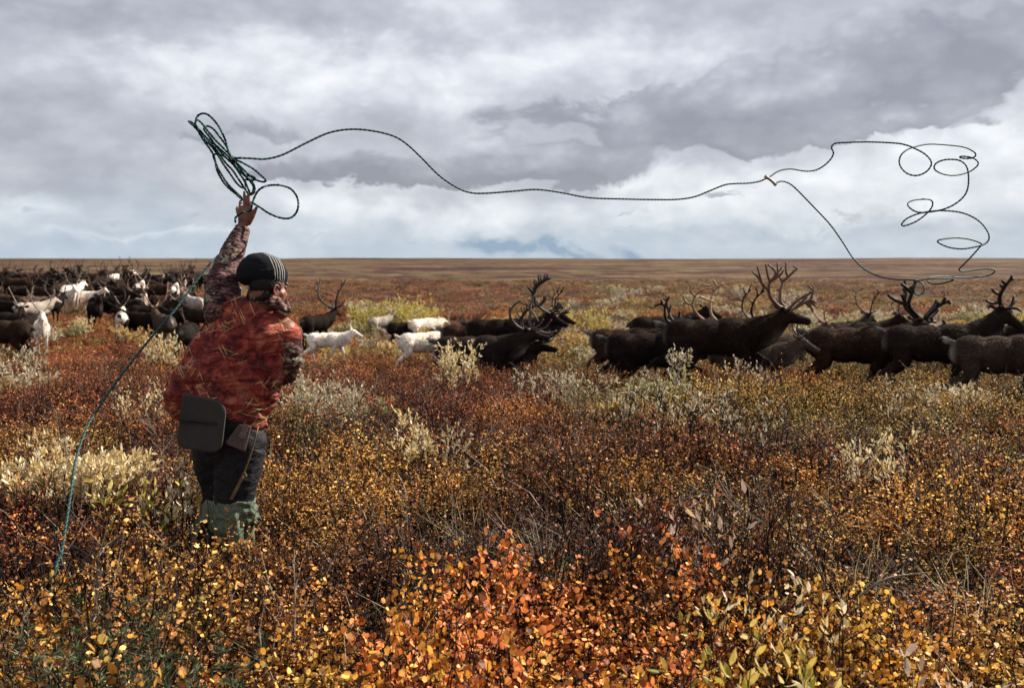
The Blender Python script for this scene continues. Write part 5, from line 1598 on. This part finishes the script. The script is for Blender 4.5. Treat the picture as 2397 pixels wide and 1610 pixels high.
coil = crop('505,968 503,945 512,925 560,892 605,884 622,878 632,840 650,780 680,725 720,695 765,682 820,678 865,682 910,695 945,715 970,745 988,780 996,820 992,860 975,900 945,930 905,940 860,935 800,915 750,890 700,855 650,825 610,808')
rope('coil', path(coil, 5.28, 5.36, .03, 40), .0056, lasso, hand)
coil2 = crop('555,778 520,745 470,700 430,650 395,595 365,545 345,490 332,455 345,437 380,440 440,470 500,535 545,600 578,655 582,690 555,698 515,665 470,600 420,530 370,450 320,380 270,330 225,270 185,225 140,182 165,190 215,240 270,300 330,350 400,410 470,480 530,560 585,600 640,612 657,625 640,640 600,625 545,575 490,520 420,455 350,370 300,300 262,250 262,232 285,218 330,240 380,300 430,370 470,450 520,520 570,590 620,650 645,690 640,730 620,755 600,740 560,680 520,620 480,560 440,520 380,440 320,360 260,290 215,240 190,200 205,172 240,195 300,270 350,330 420,400 490,470 560,505 640,550 700,600 738,635 735,652 700,650 650,630 590,580 530,520 490,480 455,430 430,340 400,270 370,215 330,165 290,130 250,120 215,135 198,165 195,205 215,260 260,335 320,420 345,480 360,560 400,640 450,700 510,750 560,795')
rope('coil', path(coil2, 5.40, 5.36, .05, 55), .0056, lasso, hand)
coil3 = crop('615,755 645,745 655,700 640,660 615,640 580,640 600,700 625,755')
rope('coil', path(coil3, 5.36, 5.38, .03, 40), .0056, lasso, hand)
rope('coil', path(crop('455,440 500,468 550,466') , 5.38, 5.35), .0056, lasso, hand)

tail = [np.array(at(x, y, d)) for x, y, d in [(567, 512, 5.42), (560, 540, 5.5), (535, 575, 5.52), (505, 604, 5.46), (493, 616, 5.4), (455, 664, 5.3), (411, 724, 5.18), (360, 783, 5.05), (308, 847, 4.9), (255, 918, 4.75), (222, 968, 4.63), (205, 997, 4.56), (190, 1035, 4.48), (177, 1078, 4.39), (169, 1130, 4.28), (162, 1181, 4.17), (153, 1240, 4.04), (144, 1294, 3.93), (128, 1345, 3.82)]]
e_ = tail[-1]; tail += [np.array([e_[0] - .03, e_[1] + .02, height(e_[0], e_[1]) + .10]), np.array([e_[0] - .12, e_[1] + .12, height(e_[0], e_[1]) + .03]), np.array([e_[0] - .35, e_[1] + .3, height(e_[0], e_[1]) + .03])]
rope('trailing_line', tail, .0058, lasso, hand)

m_bone, nt, out = new_mat('bone')
tcn = nt.nodes.new('ShaderNodeTexCoord')
n = noi(nt, tcn.outputs['Object'], 40, 4)
principled(nt, out, ramp(nt, n, [(.3, (.24, .18, .12)), (.7, (.45, .37, .28))]), .5)
a_, b_ = at(1791, 413, 7.17), at(1816, 433, 7.20)
g = Geo()
S = spline([a_ - hand, (a_ + b_) / 2 - hand + Vector((.002, 0, .003)), b_ - hand], 6)
rr_ = np.interp(np.linspace(0, 1, len(S)), [0, .12, .5, .88, 1], [.013, .0115, .0095, .0115, .014])
V, F = tube(S, rr_, 12); g.add(V, F)
for px_, py_ in ((1793.5, 415), (1812, 430)):
    c_ = at(px_, py_, 7.17) - hand
    V, F = tube([c_ + Vector((0, -.016, .0)), c_ + Vector((0, .016, 0))], .005, 8); g.add(V, F)
tog = link('toggle', g.mesh('toggle', [m_bone]), lasso)
